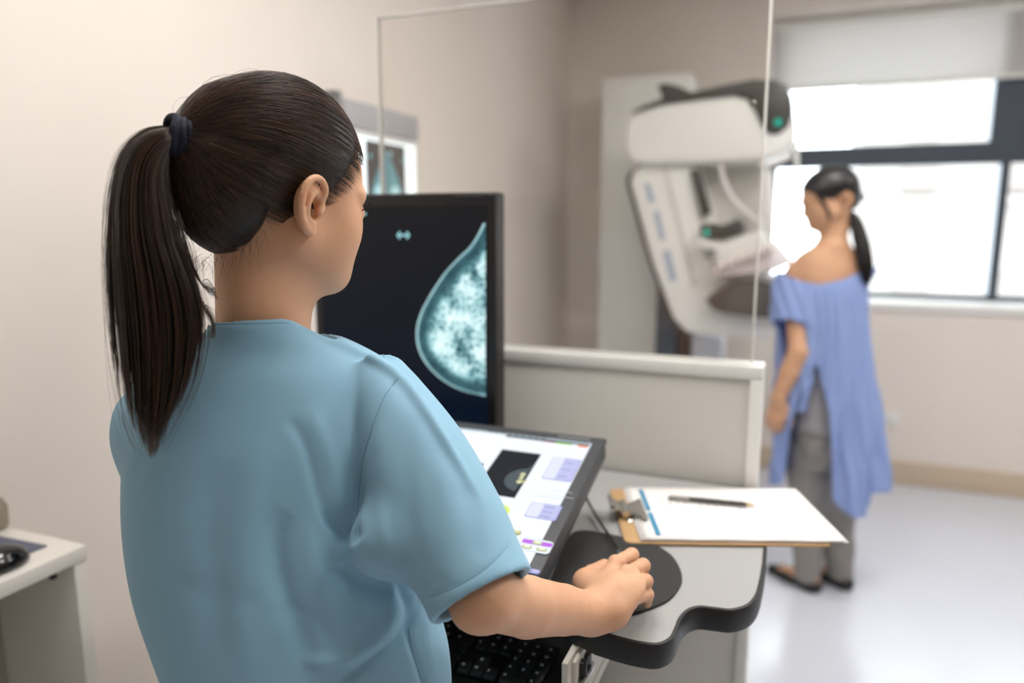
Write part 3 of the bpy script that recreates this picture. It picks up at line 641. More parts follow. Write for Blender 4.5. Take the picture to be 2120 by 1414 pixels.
V, F = sdf_mesh(m2, (q[0]-.06, q[1]-.07, DZ), (q[0]+.06, q[1]+.07, DZ+.05), .0025); nmesh('mouse_body', V, F, mat('gloss_black', (14, 15, 18), .15, coat=.5), ms2)
q = atz(-12, 1095, DZ)
jr = MB().lathe((q[0], q[1], DZ+.0005), [(.018, 0), (.024, .004), (.025, .04), (.018, .055), (.0, .058)], 28)
tag(rebase(jr.build('jar', mat('jar_beige', (150, 142, 124), .5))), 'small beige jar at the back of the white side table', 'jar')
# ================================================================ mammography unit
M_mw = mat('machine_white', (242, 242, 238), .38); M_md = mat('machine_graphite', (70, 68, 64), .4); M_mb = mat('machine_slate', (74, 88, 100), .5); M_mbr = mat('machine_brown', (86, 66, 60), .5)
M_mg = mat('machine_pale_grey', (214, 211, 206), .5); M_teal = flat_em('display_teal', (40, 170, 148), 1.); M_print = mat('print_slate_blue', (170, 184, 204), .6); M_det = mat('detector_smoke', (104, 98, 90), .3)
mm = empty('mammography_unit', (-.3, 3.5, 0), 'tall white and graphite breast x-ray machine with tilted arm beside the patient', 'x-ray machine')
def P2(pts, Y, dy, m, name, bev=.012, seg=3, parent=mm, sm=0):
    if sm: pts = smoothpts([(*p, 0) for p in pts], sm, True)[:, :2]
    q = [aty(x, y, Y) for x, y in pts]; return MB().prism(q, (0, dy, 0), bev, seg).build(name, m, parent)
a = aty(1247, 162, 3.95); b_ = aty(1425, 300, 3.95)
MB().box((a[0], 3.95, 0), (b_[0], 4.25, a[2]), .015).build('generator_cabinet', M_mw, mm)
a = aty(1359, 600, 3.72); b_ = aty(1404, 600, 3.72); c_ = aty(1426, 600, 3.72)
MB().box((a[0], 3.72, 0), (b_[0], 3.92, 1.75), .01).build('column', M_mb, mm)
MB().box((b_[0]+.001, 3.73, 0), (c_[0], 3.90, 1.72), .008).build('column_cover', M_mbr, mm)
a = aty(1432, 697, 3.74); b_ = aty(1496, 697, 3.74)
MB().box((a[0], 3.74, .03), (b_[0], 3.94, a[2]), .012).build('pedestal_box', mat('box_cool_white', (222, 226, 236), .4), mm)
MB().box((a[0]-.25, 3.45, 0), (b_[0]+.1, 3.93, .03), .01).build('floor_plate', M_mg, mm)
YM = 3.32
P2([(1308, 232), (1375, 212), (1525, 192), (1640, 215), (1646, 250), (1643, 290), (1620, 318), (1575, 334), (1450, 340), (1330, 342), (1303, 334), (1290, 300), (1293, 255)], YM, .30, M_mw, 'tube_head', .03, 4)
P2([(1306, 233), (1330, 219), (1372, 203), (1440, 188), (1500, 175), (1560, 164), (1600, 165), (1627, 175), (1640, 200), (1641, 236), (1632, 262), (1611, 278), (1590, 276), (1576, 258), (1562, 228), (1546, 204), (1520, 196), (1440, 205), (1370, 214)], YM-.012, .325, M_md, 'head_cover', .006, 2)
P2([(1361, 175), (1378, 172), (1405, 178), (1432, 190), (1425, 200), (1373, 212)], YM+.05, .10, M_md, 'cover_fin', .006)
q = aty(1611, 253, YM-.0135); MB().lathe(q, [(.015, 0), (.014, .004), (0, .005)], 20, (0, -1, 0)).build('status_display', M_teal, mm)
P2([(1440, 338), (1590, 336), (1598, 470), (1590, 560), (1500, 585), (1470, 500)], YM+.20, .16, M_mg, 'support_plate', .01)
carm = P2([(1328, 340), (1446, 340), (1470, 440), (1505, 578), (1600, 572), (1680, 590), (1690, 690), (1600, 701), (1480, 697), (1420, 688), (1393, 660), (1350, 545), (1318, 430), (1303, 378), (1310, 356)], YM+.05, .26, M_mw, 'tilting_arm', .02, 3)
P2([(1330, 337), (1300, 360), (1296, 378), (1312, 436), (1345, 550), (1388, 668), (1402, 686), (1398, 660), (1356, 545), (1322, 430), (1307, 380), (1314, 362), (1336, 344)], YM+.10, .24, M_md, 'arm_edge', .002, 1)
P2([(1372, 345), (1378, 345), (1440, 590), (1434, 592)], YM+.043, .03, M_mg, 'arm_groove', .001, 1)
for pts in ([(1333, 380), (1345, 379), (1356, 418), (1344, 420)], [(1352, 438), (1364, 437), (1378, 496), (1366, 498)], [(1372, 520), (1386, 518), (1401, 580), (1388, 584)]):
    P2(pts, YM+.0485, .004, M_print, 'arm_lettering', .0003, 1)
P2([(1428, 352), (1447, 350), (1471, 440), (1453, 452)], YM+.02, .05, M_md, 'scale_strip', .004)
P2([(1446, 478), (1452, 464), (1470, 462), (1494, 467), (1528, 453), (1540, 466), (1536, 484), (1497, 498), (1470, 492)], YM-.06, .10, M_md, 'paddle_control', .006, 2)
q = aty(1463, 481, YM-.062); MB().lathe(q, [(.014, 0), (.013, .004), (0, .005)], 18, (0, -1, 0)).build('status_display', M_teal, mm)
P2([(1440, 490), (1470, 498), (1497, 504), (1540, 488), (1580, 474), (1590, 512), (1545, 540), (1500, 552), (1474, 540), (1466, 515), (1446, 512)], YM-.05, .13, M_mw, 'compression_carriage', .012, 3)
q = aty(1472, 525, YM-.05); MB().lathe(q, [(.022, 0), (.024, .02), (.016, .035), (0, .038)], 20, (0, -1, 0)).build('adjusting_knob', M_mgrey, mm)
M_pad = mat('clear_paddle', (240, 228, 226), .25, alpha=.82)
P2([(1468, 556), (1500, 548), (1560, 526), (1602, 500), (1640, 545), (1600, 562), (1530, 568), (1480, 574)], YM-.08, .22, M_pad, 'compression_paddle', .006, 2)
for i in range(6): q = aty(1492+i*20, 552-i*7.5, YM-.09); MB().lathe(q, [(.012, 0), (.017, .01), (.012, .022), (0, .026)], 14, (0, -1, 0)).build('paddle_clamp', M_pad, mm)
P2([(1460, 622), (1475, 606), (1520, 584), (1560, 582), (1602, 588), (1612, 640), (1590, 660), (1545, 656), (1500, 650), (1475, 640)], YM-.03, .16, M_det, 'detector_housing', .008, 2)
P2([(1462, 622), (1476, 608), (1510, 590), (1512, 596), (1502, 648), (1476, 638)], YM-.036, .03, mat('detector_brown', (92, 82, 76), .4), 'detector_corner', .004, 2)
cl = mat('clear_tube', (244, 242, 240), .2, alpha=.8)
MB().tube(smoothpts([aty(x, y, YM-.02) for x, y in ((1492, 342), (1500, 378), (1522, 418), (1556, 448), (1580, 466))], 6), .011, 10).build('face_shield_arm', cl, mm)
MB().tube(smoothpts([aty(x, y, YM-.02) for x, y in ((1640, 322), (1610, 335), (1572, 346))], 6), .010, 10).build('face_shield_arm', cl, mm)
P2([(1580, 354), (1598, 352), (1603, 440), (1600, 472), (1584, 474)], YM-.02, .05, cl, 'face_shield', .004, 2)
q = aty(1648, 300, YM); MB().tube([aty(1648, 292, YM+.05), aty(1650, 350, YM+.05)], .010, 10).build('head_bracket', M_mw, mm)
# ================================================================ the operator (near person, seen from behind)
def skin_mat(name, c, c2):
    m = mat(name, c, .48, spec=.4, sss=.15, bump=.1, bscale=900); nt = m.node_tree; b = nt.nodes['Principled BSDF']
    tc = nt.nodes.new('ShaderNodeTexCoord'); n = nt.nodes.new('ShaderNodeTexNoise'); n.inputs['Scale'].default_value = 14; n.inputs['Detail'].default_value = 5; x = nt.nodes.new('ShaderNodeMix'); x.data_type = 'RGBA'
    x.inputs[6].default_value = (*lin(c), 1); x.inputs[7].default_value = (*lin(c2), 1); nt.links.new(tc.outputs['Object'], n.inputs['Vector']); nt.links.new(n.outputs['Fac'], x.inputs[0]); nt.links.new(x.outputs[2], b.inputs['Base Color']); return m
M_skin = skin_mat('skin_warm', (228, 182, 148), (210, 154, 118))
def hair_mat(name, c, c2, rough=.38):
    m = mat(name, c, rough, spec=.55); nt = m.node_tree; b = nt.nodes['Principled BSDF']; b.inputs['Anisotropic'].default_value = .5
    g = nt.nodes.new('ShaderNodeNewGeometry'); cr = nt.nodes.new('ShaderNodeValToRGB'); cr.color_ramp.elements[0].color = (*lin(c), 1); cr.color_ramp.elements[1].color = (*lin(c2), 1); cr.color_ramp.elements[0].position = .25
    nt.links.new(g.outputs['Random Per Island'], cr.inputs[0]); nt.links.new(cr.outputs[0], b.inputs['Base Color']); return m
M_hair = hair_mat('hair_dark_brown', (26, 18, 14), (92, 62, 44), .30); M_scalp = mat('hair_under', (24, 17, 14), .5, bump=.3, bscale=400)
M_scrub = mat('scrub_blue', (142, 186, 210), .72, spec=.3, bump=.06, bscale=1400, sheen=.15)
M_trous = mat('scrub_trousers', (100, 146, 178), .75); M_shoe = mat('white_clog', (226, 226, 224), .5); M_tie = mat('navy_band', (18, 24, 44), .8, bump=.6, bscale=500)
Pd = lambda x, y, d: atd(x, y, d)
# ---- head frame
PHI, PIT = math.radians(49), math.radians(8)
hf = FH*math.cos(PHI)+RT*math.sin(PHI); HF = hf*math.cos(PIT)-UPW*math.sin(PIT); HU = hf*math.sin(PIT)+UPW*math.cos(PIT); HR = np.cross(HF, HU)
HC = Pd(581, 424, .80); HM = np.stack([HR, HF, HU])        # world -> head local (right, forward, up)
def toH(P): return (P-HC.astype(np.float32))@HM.T.astype(np.float32)
def frH(q): return HC+np.asarray(q, float)@HM
def head_sdf(q0, face=1., bald=False):
    q = q0.copy(); q[:, 0] = np.abs(q[:, 0])
    f = s_ell(q, (0, -.016, .043), (.073, .090, .080))
    f = smin(f, s_ell(q, (0, .030, .028), (.060, .055, .066)), .03)
    f = smin(f, s_ell(q, (0, .040, -.025), (.052, .050, .062)), .03)
    f = smin(f, s_ell(q, (.034, .044, -.022), (.031, .032, .038)), .02)
    f = smin(f, s_cone(q, (.050, .002, -.036), (.017, .056, -.070), .020, .018), .03)
    f = smin(f, s_ell(q, (0, .064, -.073), (.021, .018, .016)), .018)
    f = smin(f, s_cone(q, (.010, .089, .022), (.046, .070, .020), .007, .006), .012)
    f = smax(f, -s_ell(q, (.031, .096, .004), (.017, .017, .011)), .012)
    f = smin(f, s_ell(q, (.031, .073, .002), (.0125, .0125, .0125)), .003)
    f = smin(f, s_cone(q, (0, .082, .012), (0, .093, -.024), .006, .0090), .010)
    f = smin(f, s_ell(q, (.011, .085, -.028), (.007, .009, .007)), .006)
    f = smin(f, s_ell(q, (0, .079, -.045), (.022, .010, .0055)), .005); f = smin(f, s_ell(q, (0, .077, -.055), (.019, .010, .006)), .005)
    f = smax(f, -s_cone(q, (0, .0895, -.050), (.022, .081, -.0495), .0012, .0008), .003)
    return f
def ear_sdf(q0):
    q = q0.copy(); q[:, 0] = np.abs(q[:, 0]); E0 = np.array([.0735, .000, -.002], np.float32)
    def e(x, y, z): return (E0[0]+x*.9, E0[1]+y*.84, E0[2]+z*.86)
    hel = [e(.004, .010, .004), e(.009, .013, .019), e(.014, .005, .029), e(.019, -.007, .0305), e(.022, -.018, .021), e(.023, -.023, .002), e(.018, -.019, -.016), e(.011, -.009, -.028), e(.006, .000, -.032)]
    hs = smoothpts(hel, 3); f = s_chain(q, hs, np.interp(np.linspace(0, 8, len(hs)), range(9), [.0034, .0035, .0036, .0036, .0037, .0037, .0038, .0046, .0050]), .0012)
    base = s_chain(q, [e(.001, .006, .012), e(.012, -.010, .020), e(.014, -.015, .0), e(.007, -.007, -.018), e(.004, .002, -.026)], [.006, .005, .005, .0055, .005], .010)
    f = smin(f, base, .004); f = smin(f, s_ell(q, e(.004, -.005, .0), (.0055, .0155, .027)), .003); f = smin(f, s_cone(q, e(.001, .010, .004), e(.006, .012, .016), .005, .004), .004)
    f = smin(f, s_chain(q, [e(.013, .002, .019), e(.017, -.010, .008), e(.016, -.013, -.006), e(.010, -.006, -.017)], [.0026, .0032, .0032, .003], .004), .003)
    f = smax(f, -s_ell(q, e(.0125, .001, -.004), (.0135, .0082, .0115)), .003)
    f = smax(f, -s_chain(q, [e(.015, .006, .018), e(.018, -.005, .024), e(.022, -.0155, .012), e(.021, -.018, -.002)], [.0018, .0024, .002, .0016], .003), .003)
    f = smin(f, s_cone(q, e(.003, .012, -.002), e(.007, .009, -.007), .005, .004), .004)
    return f
# ---- body landmarks
NB = Pd(541, 700, .80)                               # base of the neck
SR, SL = Pd(806, 840, .815), Pd(330, 882, .80)       # shoulder joints
ELB, WR = Pd(1000, 1237, .705), atz(1222, 1270, .968)
PELV = np.array([*(Pd(600, 1400, .82)[:2]), .92])
ha = math.radians(14); BU = RT*math.cos(ha)+FH*math.sin(ha); BF = np.cross(UPW, BU)   # across the back, forward
def rings(rows, d, alpha=ha):
    out = []
    for (y, xl, xr, b, sh, pw) in rows:
        c = Pd((xl+xr)/2, y, d); hw = (xr-xl)/2/FPX*d; a = math.sqrt(max(hw*hw-(b*math.sin(alpha))**2, 1e-4))/math.cos(alpha); q = c-PELV
        out.append((c[2]-PELV[2], q@BU, q@BF+sh, a, b, pw))
    return sorted(out)
ROWS = [(672, 462, 612, .050, -.018, 2), (700, 410, 690, .062, -.010, 2.1), (745, 362, 770, .084, -.004, 2.1), (800, 318, 822, .098, 0, 2.2), (870, 298, 846, .106, 0, 2.3), (960, 290, 852, .110, 0, 2.3), (1060, 292, 852, .112, .0, 2.3), (1180, 311, 876, .110, .0, 2.3),
        (1300, 350, 908, .108, 0, 2.3), (1360, 371, 924, .110, .0, 2.3), (1414, 377, 930, .114, 0, 2.3), (1520, 366, 928, .120, 0, 2.3), (1640, 356, 945, .124, 0, 2.3)]
RG = rings(ROWS, .815)
COLQ2 = Pd(603, 661, .765).astype(np.float32); COLN2 = N3(UPW+BU*.50+BF*.30).astype(np.float32); COLQ = Pd(510, 661, .748).astype(np.float32); COLN = N3(UPW+BF*.10).astype(np.float32)
def shirt_sdf(P):
    f = s_loft(P, PELV, UPW, BU, RG)
    f = smin(f, s_cone(P, NB+np.array([0, 0, -.02])+BF*.01, SR, .040, .044), .03)
    f = smin(f, s_cone(P, NB-UPW*.04+BF*.012, NB+UPW*.012+BF*.004, .070, .0590), .02)
    f = smax(f, (P-COLQ)@COLN, .003)
    w_ = P-NB.astype(np.float32); cyl = np.sqrt((w_@BU.astype(np.float32))**2+(w_@BF.astype(np.float32))**2)-.082
    f = smax(f, -np.maximum(-((P-COLQ2)@COLN2), cyl), .003)
    f = smin(f, s_cone(P, NB+np.array([0, 0, -.02])+BF*.01, SL, .038, .040), .03)
    # right sleeve
    A, B = Pd(812, 850, .795), Pd(988, 1212, .708); ax = N3(B-A); L = np.linalg.norm(B-A)
    u = N3(np.cross(ax, FW)); u = u if u@RT > 0 else -u
    sl = s_loft(P, A, ax, u, [(-.05, .0, 0, .034, .046, 2), (0, .000, 0, .046, .054, 2.1), (.25*L, .0, 0, .0555, .057, 2.2), (.5*L, -.001, 0, .0600, .057, 2.2), (.75*L, -.001, 0, .0600, .055, 2.1), (.95*L, .0, 0, .0550, .052, 2.1), (L+.012, .0, 0, .0545, .052, 2.1)])
    sl = smin(sl, s_ell(P, Pd(800, 1120, .735), (.036, .04, .036)), .03)
    f = smin(f, sl, .004)
    # left sleeve
    A2 = SL; B2 = SL+BF*.13-UPW*.16-BU*.01; ax2 = N3(B2-A2); L2 = np.linalg.norm(B2-A2)
    s2 = s_loft(P, A2, ax2, BU, [(-.02, 0, 0, .038, .046, 2), (0, 0, 0, .044, .050, 2), (.5*L2, 0, 0, .052, .056, 2), (L2, 0, 0, .055, .058, 2)])
    f = smin(f, s2, .02)
    # openings
    f = smax(f, -s_cone(P, NB-UPW*.03+BF*.018-BU*.004, NB+UPW*.12+BF*.0-BU*.004, .0560, .064), .003)
    f = smax(f, -s_cone(P, B-ax*.04, B+ax*.06, .0455, .0465), .004)
    f = smax(f, -s_cone(P, B2-ax2*.04, B2+ax2*.06, .046, .050), .004)
    return f
def finger(P, pts, rad, f, k): return smin(f, s_chain(P, pts, rad, .003), k)
def hand_sdf(P):
    w = WR
    M = [atz(1275, 1166, .994), atz(1299, 1187, .997), atz(1304, 1214, .990), atz(1302, 1243, .976)]
    Q = [atz(1308, 1149, .990), atz(1331, 1171, .991), atz(1337, 1203, .983), atz(1340, 1231, .968)]
    ma = (M[1]+M[2])/2; al = N3(ma-w); ac = N3(M[0]-M[3]); nn = N3(np.cross(ac, al)); nn = nn if nn[2] > 0 else -nn; ac = np.cross(al, nn)
    f = s_cone(P, w, w+al*.04, .0225, .020)
    f = smin(f, s_ell(P, w+al*.043-nn*.004, (.030, .040, .0155), np.stack([ac, al, nn])), .014)
    for i in range(4): f = smin(f, s_cone(P, w+(M[i]-w)*.35, M[i]-nn*.003, .0140, (.0108, .0108, .0102, .0094)[i]), .006)
    f = smin(f, s_ell(P, atz(1270, 1264, .958), (.018, .026, .016)), .014)
    for i in range(4):
        d = N3(Q[i]-M[i]); r0 = (.0090, .0090, .0086, .0078)[i]
        rd = N3(Q[i]-C0); D = Q[i]+N3(rd-UPW*.30)*.020; Tt = D+N3(rd-UPW*.75)*.013
        g = s_chain(P, [M[i]-nn*.001, (M[i]+Q[i])/2, Q[i], D, Tt], [r0*1.1, r0*.96, r0*1.04, r0*.88, r0*.78], .002)
        f = smin(f, g, .0022)
    for i in range(4): f = smin(f, s_ell(P, M[i]+nn*.0040, (.0070, .0070, .0060)), .007)
    T0 = w+al*.02+ac*.014-nn*.006; T1 = atz(1210, 1204, .970); T2 = atz(1226, 1188, .966); T3 = atz(1252, 1172, .960)
    f = smin(f, s_chain(P, [T0, T1, T2, T3], [.018, .0140, .0115, .0095], .003), .016)
    f = smin(f, s_ell(P, atz(1238, 1206, .972), (.022, .022, .013)), .016)
    return f
def generic_hand(P, w, d, up, side, curl=.35):
    """relaxed hand at wrist w, along d, back of the hand towards up, thumb on side"""
    d = N3(d); up = N3(up-np.dot(up, d)*d); s = np.cross(d, up)*side; f = s_cone(P, w, w+d*.03, .020, .019)
    for i, (o, L, r) in enumerate(((.026, .068, .0092), (.009, .076, .0095), (-.008, .071, .0090), (-.024, .056, .0080))):
        M = w+d*(.088-.004*abs(i-1))+s*o; f = smin(f, s_cone(P, w+d*.015+s*o*.45, M, .0135, .0112), .012)
        a = curl; p = M; ch = [M]
        for k, fr in enumerate((.45, .30, .25)): a2 = a*(1+k*.9); p = p+(d*math.cos(a2)-up*math.sin(a2))*L*fr; ch.append(p)
        f = smin(f, s_chain(P, ch, [r*1.08, r, r*.9, r*.75], .004), .006)
    t0 = w+d*.022+s*.016; t1 = w+d*.055+s*.042-up*.008; t2 = t1+(d*.9+s*.35-up*.3)*.032; t3 = t2+(d*.95+s*.1-up*.3)*.024
    return smin(f, s_chain(P, [t0, t1, t2, t3], [.016, .0125, .0105, .0085], .006), .012)
ELL = SL+BF*.16-UPW*.24-BU*.02; WRL = np.array([-.60, .755, .872])
def head_part(P):
    q = toH(P); f = smin(head_sdf(q), ear_sdf(q), .004)
    f = smin(f, s_cone(P, frH((0, -.022, -.030)), NB-UPW*.02+BF*.004, .0460, .0480), .035)
    f = smin(f, s_cone(P, frH((0, .0, -.060)), NB-UPW*.05+BF*.03, .030, .040), .03)
    return np.maximum(f, (NB[2]-.055)-P[:, 2])
def torso_part(P):
    f = s_cone(P, NB-UPW*.10, NB-UPW*.035, .05, .05)
    R2_ = [(t, cu, cw, a*.86, b*.84, 2.1) for (t, cu, cw, a, b, pw) in RG]
    f = smin(f, s_loft(P, PELV-UPW*.018, UPW, BU, R2_), .03)
    f = smin(f, s_cone(P, NB-UPW*.045, SR-RT*.006-UPW*.014, .029, .038), .03); f = smin(f, s_cone(P, NB-UPW*.03, SL-UPW*.008+BU*.008, .034, .036), .03)
    f = smin(f, s_cone(P, SR-UPW*.012, (SR+ELB)/2, .036, .036), .02)
    f = smin(f, s_chain(P, [SL-UPW*.01, ELL, (ELL*.55+WRL*.45), WRL], [.040, .034, .032, .023], .02), .02)
    f = smin(f, generic_hand(P, WRL, np.array([.10, 1., -.06]), UPW, 1, .2), .012)
    return f
def arm_part(P):
    f = s_cone(P, (SR+ELB)/2-(ELB-SR)*.12, ELB, .036, .032)
    E2 = Pd(982, 1258, .70); f = smin(f, s_cone(P, ELB, E2, .028, .018), .015)
    mid = Pd(1090, 1256, .762)
    f = smin(f, s_chain(P, [ELB, mid, Pd(1165, 1262, .815), WR], [.0292, .0315, .0275, .0235], .003), .012)
    f = smin(f, hand_sdf(P), .012)
    return f
op = empty('person', (PELV[0], PELV[1], 0), 'woman in light blue scrubs with long brown ponytail, standing with her hand on the mouse', 'person')
lo = np.array([-.95, .30, .78]); hi = np.array([-.05, 1.12, 1.62])
Vs = []; Fs = []; nv = 0
for fn, l_, h_, vx in ((head_part, HC-np.array([.15, .15, .24]), HC+np.array([.15, .15, .15]), .0013), (arm_part, np.array([-.42, .45, .90]), np.array([-.10, .95, 1.30]), .0014), (torso_part, lo, hi, .004)):
    V, F = sdf_mesh(fn, l_, h_, vx, relax=2); Vs.append(V); Fs.append(F+nv); nv += len(V)
V = np.concatenate(Vs); F = np.concatenate(Fs); body = nmesh('body', V, F, M_skin, op)
# ---- scrub top
def vnorm(V, F):
    n = np.cross(V[F[:, 2]]-V[F[:, 0]], V[F[:, 3]]-V[F[:, 1]]); N = np.zeros_like(V)
    for j in range(4): np.add.at(N, F[:, j], n)
    return N/(np.linalg.norm(N, axis=1, keepdims=True)+1e-12)
def projv(V): r = V-C0; z = r@FW; return np.stack([CX+FPX*(r@RT)/z, CY-FPX*(r@CU)/z], 1), z
def pxdist(p, pts, sm=6):
    L = smoothpts([(*q, 0) for q in pts], sm)[:, :2]; D = np.full(len(p), 1e9); S = np.zeros(len(p))
    for i in range(len(L)-1):
        a, b = L[i], L[i+1]; d = b-a; t = np.clip(((p-a)@d)/(d@d+1e-9), 0, 1); w = np.linalg.norm(p-(a+t[:, None]*d), axis=1)
        m = w < D; D[m] = w[m]; S[m] = (i+t[m])/(len(L)-1)
    return D, S
V, F = sdf_mesh(shirt_sdf, lo-np.array([.03, .03, .06]), np.array([-.10, 1.05, 1.42]), .0026, relax=4)
N = vnorm(V, F); p, z = projv(V); face = np.clip(-(N*((V-C0)/np.linalg.norm(V-C0, axis=1, keepdims=True))).sum(1)*2, 0, 1)
FOLDS = [  # points, depth in metres (+ groove / - ridge), half width px, fade at the ends
    ([(822, 782), (792, 830), (766, 900), (748, 965), (740, 1050), (735, 1112), (742, 1146), (765, 1178), (815, 1192)], .0030, 7, 0),
    ([(735, 1128), (712, 1098), (690, 1082), (672, 1090)], .008, 24, 1), ([(700, 1165), (725, 1190), (770, 1212), (815, 1225)], .006, 22, 1),
    ([(815, 1192), (832, 1225), (846, 1262), (836, 1305), (795, 1350), (720, 1400), (680, 1430)], .0055, 11, 1), ([(800, 1200), (815, 1260), (795, 1310), (740, 1352), (670, 1372), (620, 1366)], -.0055, 16, 1),
    ([(868, 1246), (852, 1290), (846, 1320), (862, 1370), (880, 1430)], .0045, 7, 0), ([(880, 1262), (885, 1330), (905, 1420)], -.003, 12, 1),
    ([(592, 866), (622, 900), (642, 960), (660, 1030), (690, 1100)], .0042, 13, 1), ([(640, 840), (668, 910), (688, 980), (708, 1060)], -.0036, 18, 1),
    ([(548, 900), (520, 1010), (505, 1130), (500, 1280), (505, 1420)], -.0048, 34, 1), ([(445, 940), (430, 1060), (440, 1200), (455, 1420)], .0040, 34, 1),
    ([(600, 1060), (572, 1110), (580, 1200), (620, 1300), (640, 1420)], .0056, 26, 1), ([(640, 1080), (650, 1180), (700, 1290), (745, 1400)], -.0040, 22, 1), ([(560, 1290), (600, 1260), (660, 1290), (690, 1330)], .003, 16, 1),
    ([(330, 1000), (300, 1020), (290, 1060)], .002, 14, 1), ([(330, 1180), (420, 1230), (540, 1240)], .0025, 26, 1), ([(300, 880), (290, 960), (262, 1040)], .003, 16, 1),
    ([(795, 860), (782, 960), (790, 1080), (812, 1170)], -.0035, 18, 1), ([(850, 850), (838, 960), (852, 1090), (880, 1200)], .0032, 22, 1), ([(900, 930), (925, 1040), (930, 1150), (925, 1210)], -.0030, 24, 1), ([(960, 1000), (985, 1080), (985, 1160)], .0026, 20, 1),
    ([(612, 662), (690, 702), (762, 738), (826, 781), (880, 850), (940, 945), (1000, 1040)], -.0062, 9, 1), ([(640, 650), (720, 690), (800, 728), (870, 790), (925, 880)], .0056, 14, 1), ([(640, 700), (720, 730), (790, 780)], .0016, 20, 1),
    ([(1052, 1128), (1010, 1172), (950, 1210), (878, 1238)], .0015, 4, 0), ([(826, 781), (850, 772), (872, 782)], .002, 8, 1), ([(500, 700), (570, 690), (630, 700), (680, 720)], -.002, 18, 1),
    ([(415, 672), (500, 670), (600, 668), (640, 690)], .0012, 4, 0)]
D = np.zeros(len(V))
for pts, am, wd_, fade in FOLDS:
    d, s = pxdist(p, pts); e = np.exp(-(d/wd_)**2); 
    if fade: e *= np.clip(np.sin(np.pi*np.clip(s, .02, .98))*1.6, 0, 1)
    D += am*(.95 if abs(am) > .0054 else .5)*e
V = V-N*(D*face)[:, None]
top = nmesh('scrub_top', V, F, M_scrub, op); M_seam = mat('scrub_seam', (122, 166, 190), .8)
# stitched seams lie on the cloth
from mathutils.bvhtree import BVHTree
bv = BVHTree.FromPolygons(V.tolist(), F.tolist())
def drape(pts, off, n=8):
    out = []
    for q in smoothpts([(*a, 0) for a in pts], n)[:, :2]:
        r = ray(*q); h = bv.ray_cast(Vector(C0), Vector(r).normalized())
        if h[0] is not None: out.append(np.array(h[0])+np.array(h[1])*off)
    return out
for pts in ([(826, 781), (800, 815), (780, 858), (766, 900), (754, 940), (748, 975), (742, 1030), (738, 1080), (737, 1118)], [(1053, 1128), (1030, 1153), (1000, 1180), (965, 1202), (930, 1220), (890, 1236)], [(846, 1300), (852, 1340), (864, 1380), (878, 1425)], [(424, 672), (500, 670), (560, 669), (600, 669)]):
    L = drape(pts, .0001)
    if len(L) > 3: MB().tube(L, .0005, 6).build('seam', M_seam, top, smooth=True)
# ---- trousers, shoes
def trs(P):
    f = s_loft(P, PELV, UPW, BU, [(-.16, RG[2][1]*0, 0, .150, .105, 2.3), (-.06, 0, 0, .145, .10, 2.2), (.02, 0, 0, .13, .09, 2)])
    for s in (-1, 1): hp = PELV+BU*.075*s-UPW*.12; kn = np.array([hp[0], hp[1], .48])+BU*.01*s+BF*.02; an = np.array([hp[0], hp[1], .07])+BU*.015*s; f = smin(f, s_chain(P, [hp, kn, an], [.088, .068, .062], .02), .03)
    return np.maximum(f, .055-P[:, 2])
V, F = sdf_mesh(trs, (PELV[0]-.26, PELV[1]-.24, .03), (PELV[0]+.26, PELV[1]+.26, .97), .006, relax=3); nmesh('trousers', V, F, M_trous, op)
for s in (-1, 1):
    c = np.array([PELV[0], PELV[1], 0])+BU*.09*s
    def shoe(P, c=c): return np.maximum(smin(s_cone(P, c-BF*.05+UPW*.04, c+BF*.13+UPW*.025, .045, .042), s_cone(P, c-BF*.04+UPW*.05, c+UPW*.06, .045, .045), .02), .001-P[:, 2])
    V, F = sdf_mesh(shoe, c-np.array([.22, .22, .02]), c+np.array([.22, .22, .14]), .005); nmesh('shoe', V, F, M_shoe, op)
# ---- hair
TIE = Pd(388, 284, .716)
def hl(az):                                          # hairline height round the head, az = 0 at the forehead
    return np.interp(np.abs(az), np.radians([0, 30, 45, 60, 72, 80, 86, 98, 108, 120, 135, 150, 180]), [.086, .078, .053, .020, -.008, -.012, .020, .022, .004, -.034, -.055, -.060, -.064])
tq = toH(TIE[None].astype(np.float32))[0]
def cap_raw(q):
    f = s_ell(q, (0, -.018, .045), (.083, .098, .084))
    f = smin(f, s_ell(q, (0, -.050, -.004), (.066, .058, .060)), .03)
    f = smin(f, s_ell(q, (0, .026, .036), (.0685, .0635, .070)), .02)
    f = smin(f, s_cone(q, (0, -.070, .058), tuple(tq*.96), .036, .009), .03)
    f = smin(f, s_ell(q, (0, .000, .083), (.055, .060, .049)), .03)
    return f
def cap_sdf(P):
    q = toH(P); f = cap_raw(q); az = np.arctan2(q[:, 0], q[:, 1]+.01); b = hl(az)+.005-q[:, 2]
    return smax(f, b*.8, .008)
V, F = sdf_mesh(cap_sdf, HC-.22, HC+.22, .003, relax=2); hair = nmesh('hair', V, F, M_scalp, op)
def cast(o, d):                                      # out along d from o to the cap surface (head frame)
    t = np.full(len(d), .16)
    for _ in range(24): t -= cap_raw((o+d*t[:, None]).astype(np.float32))*.8
    return t
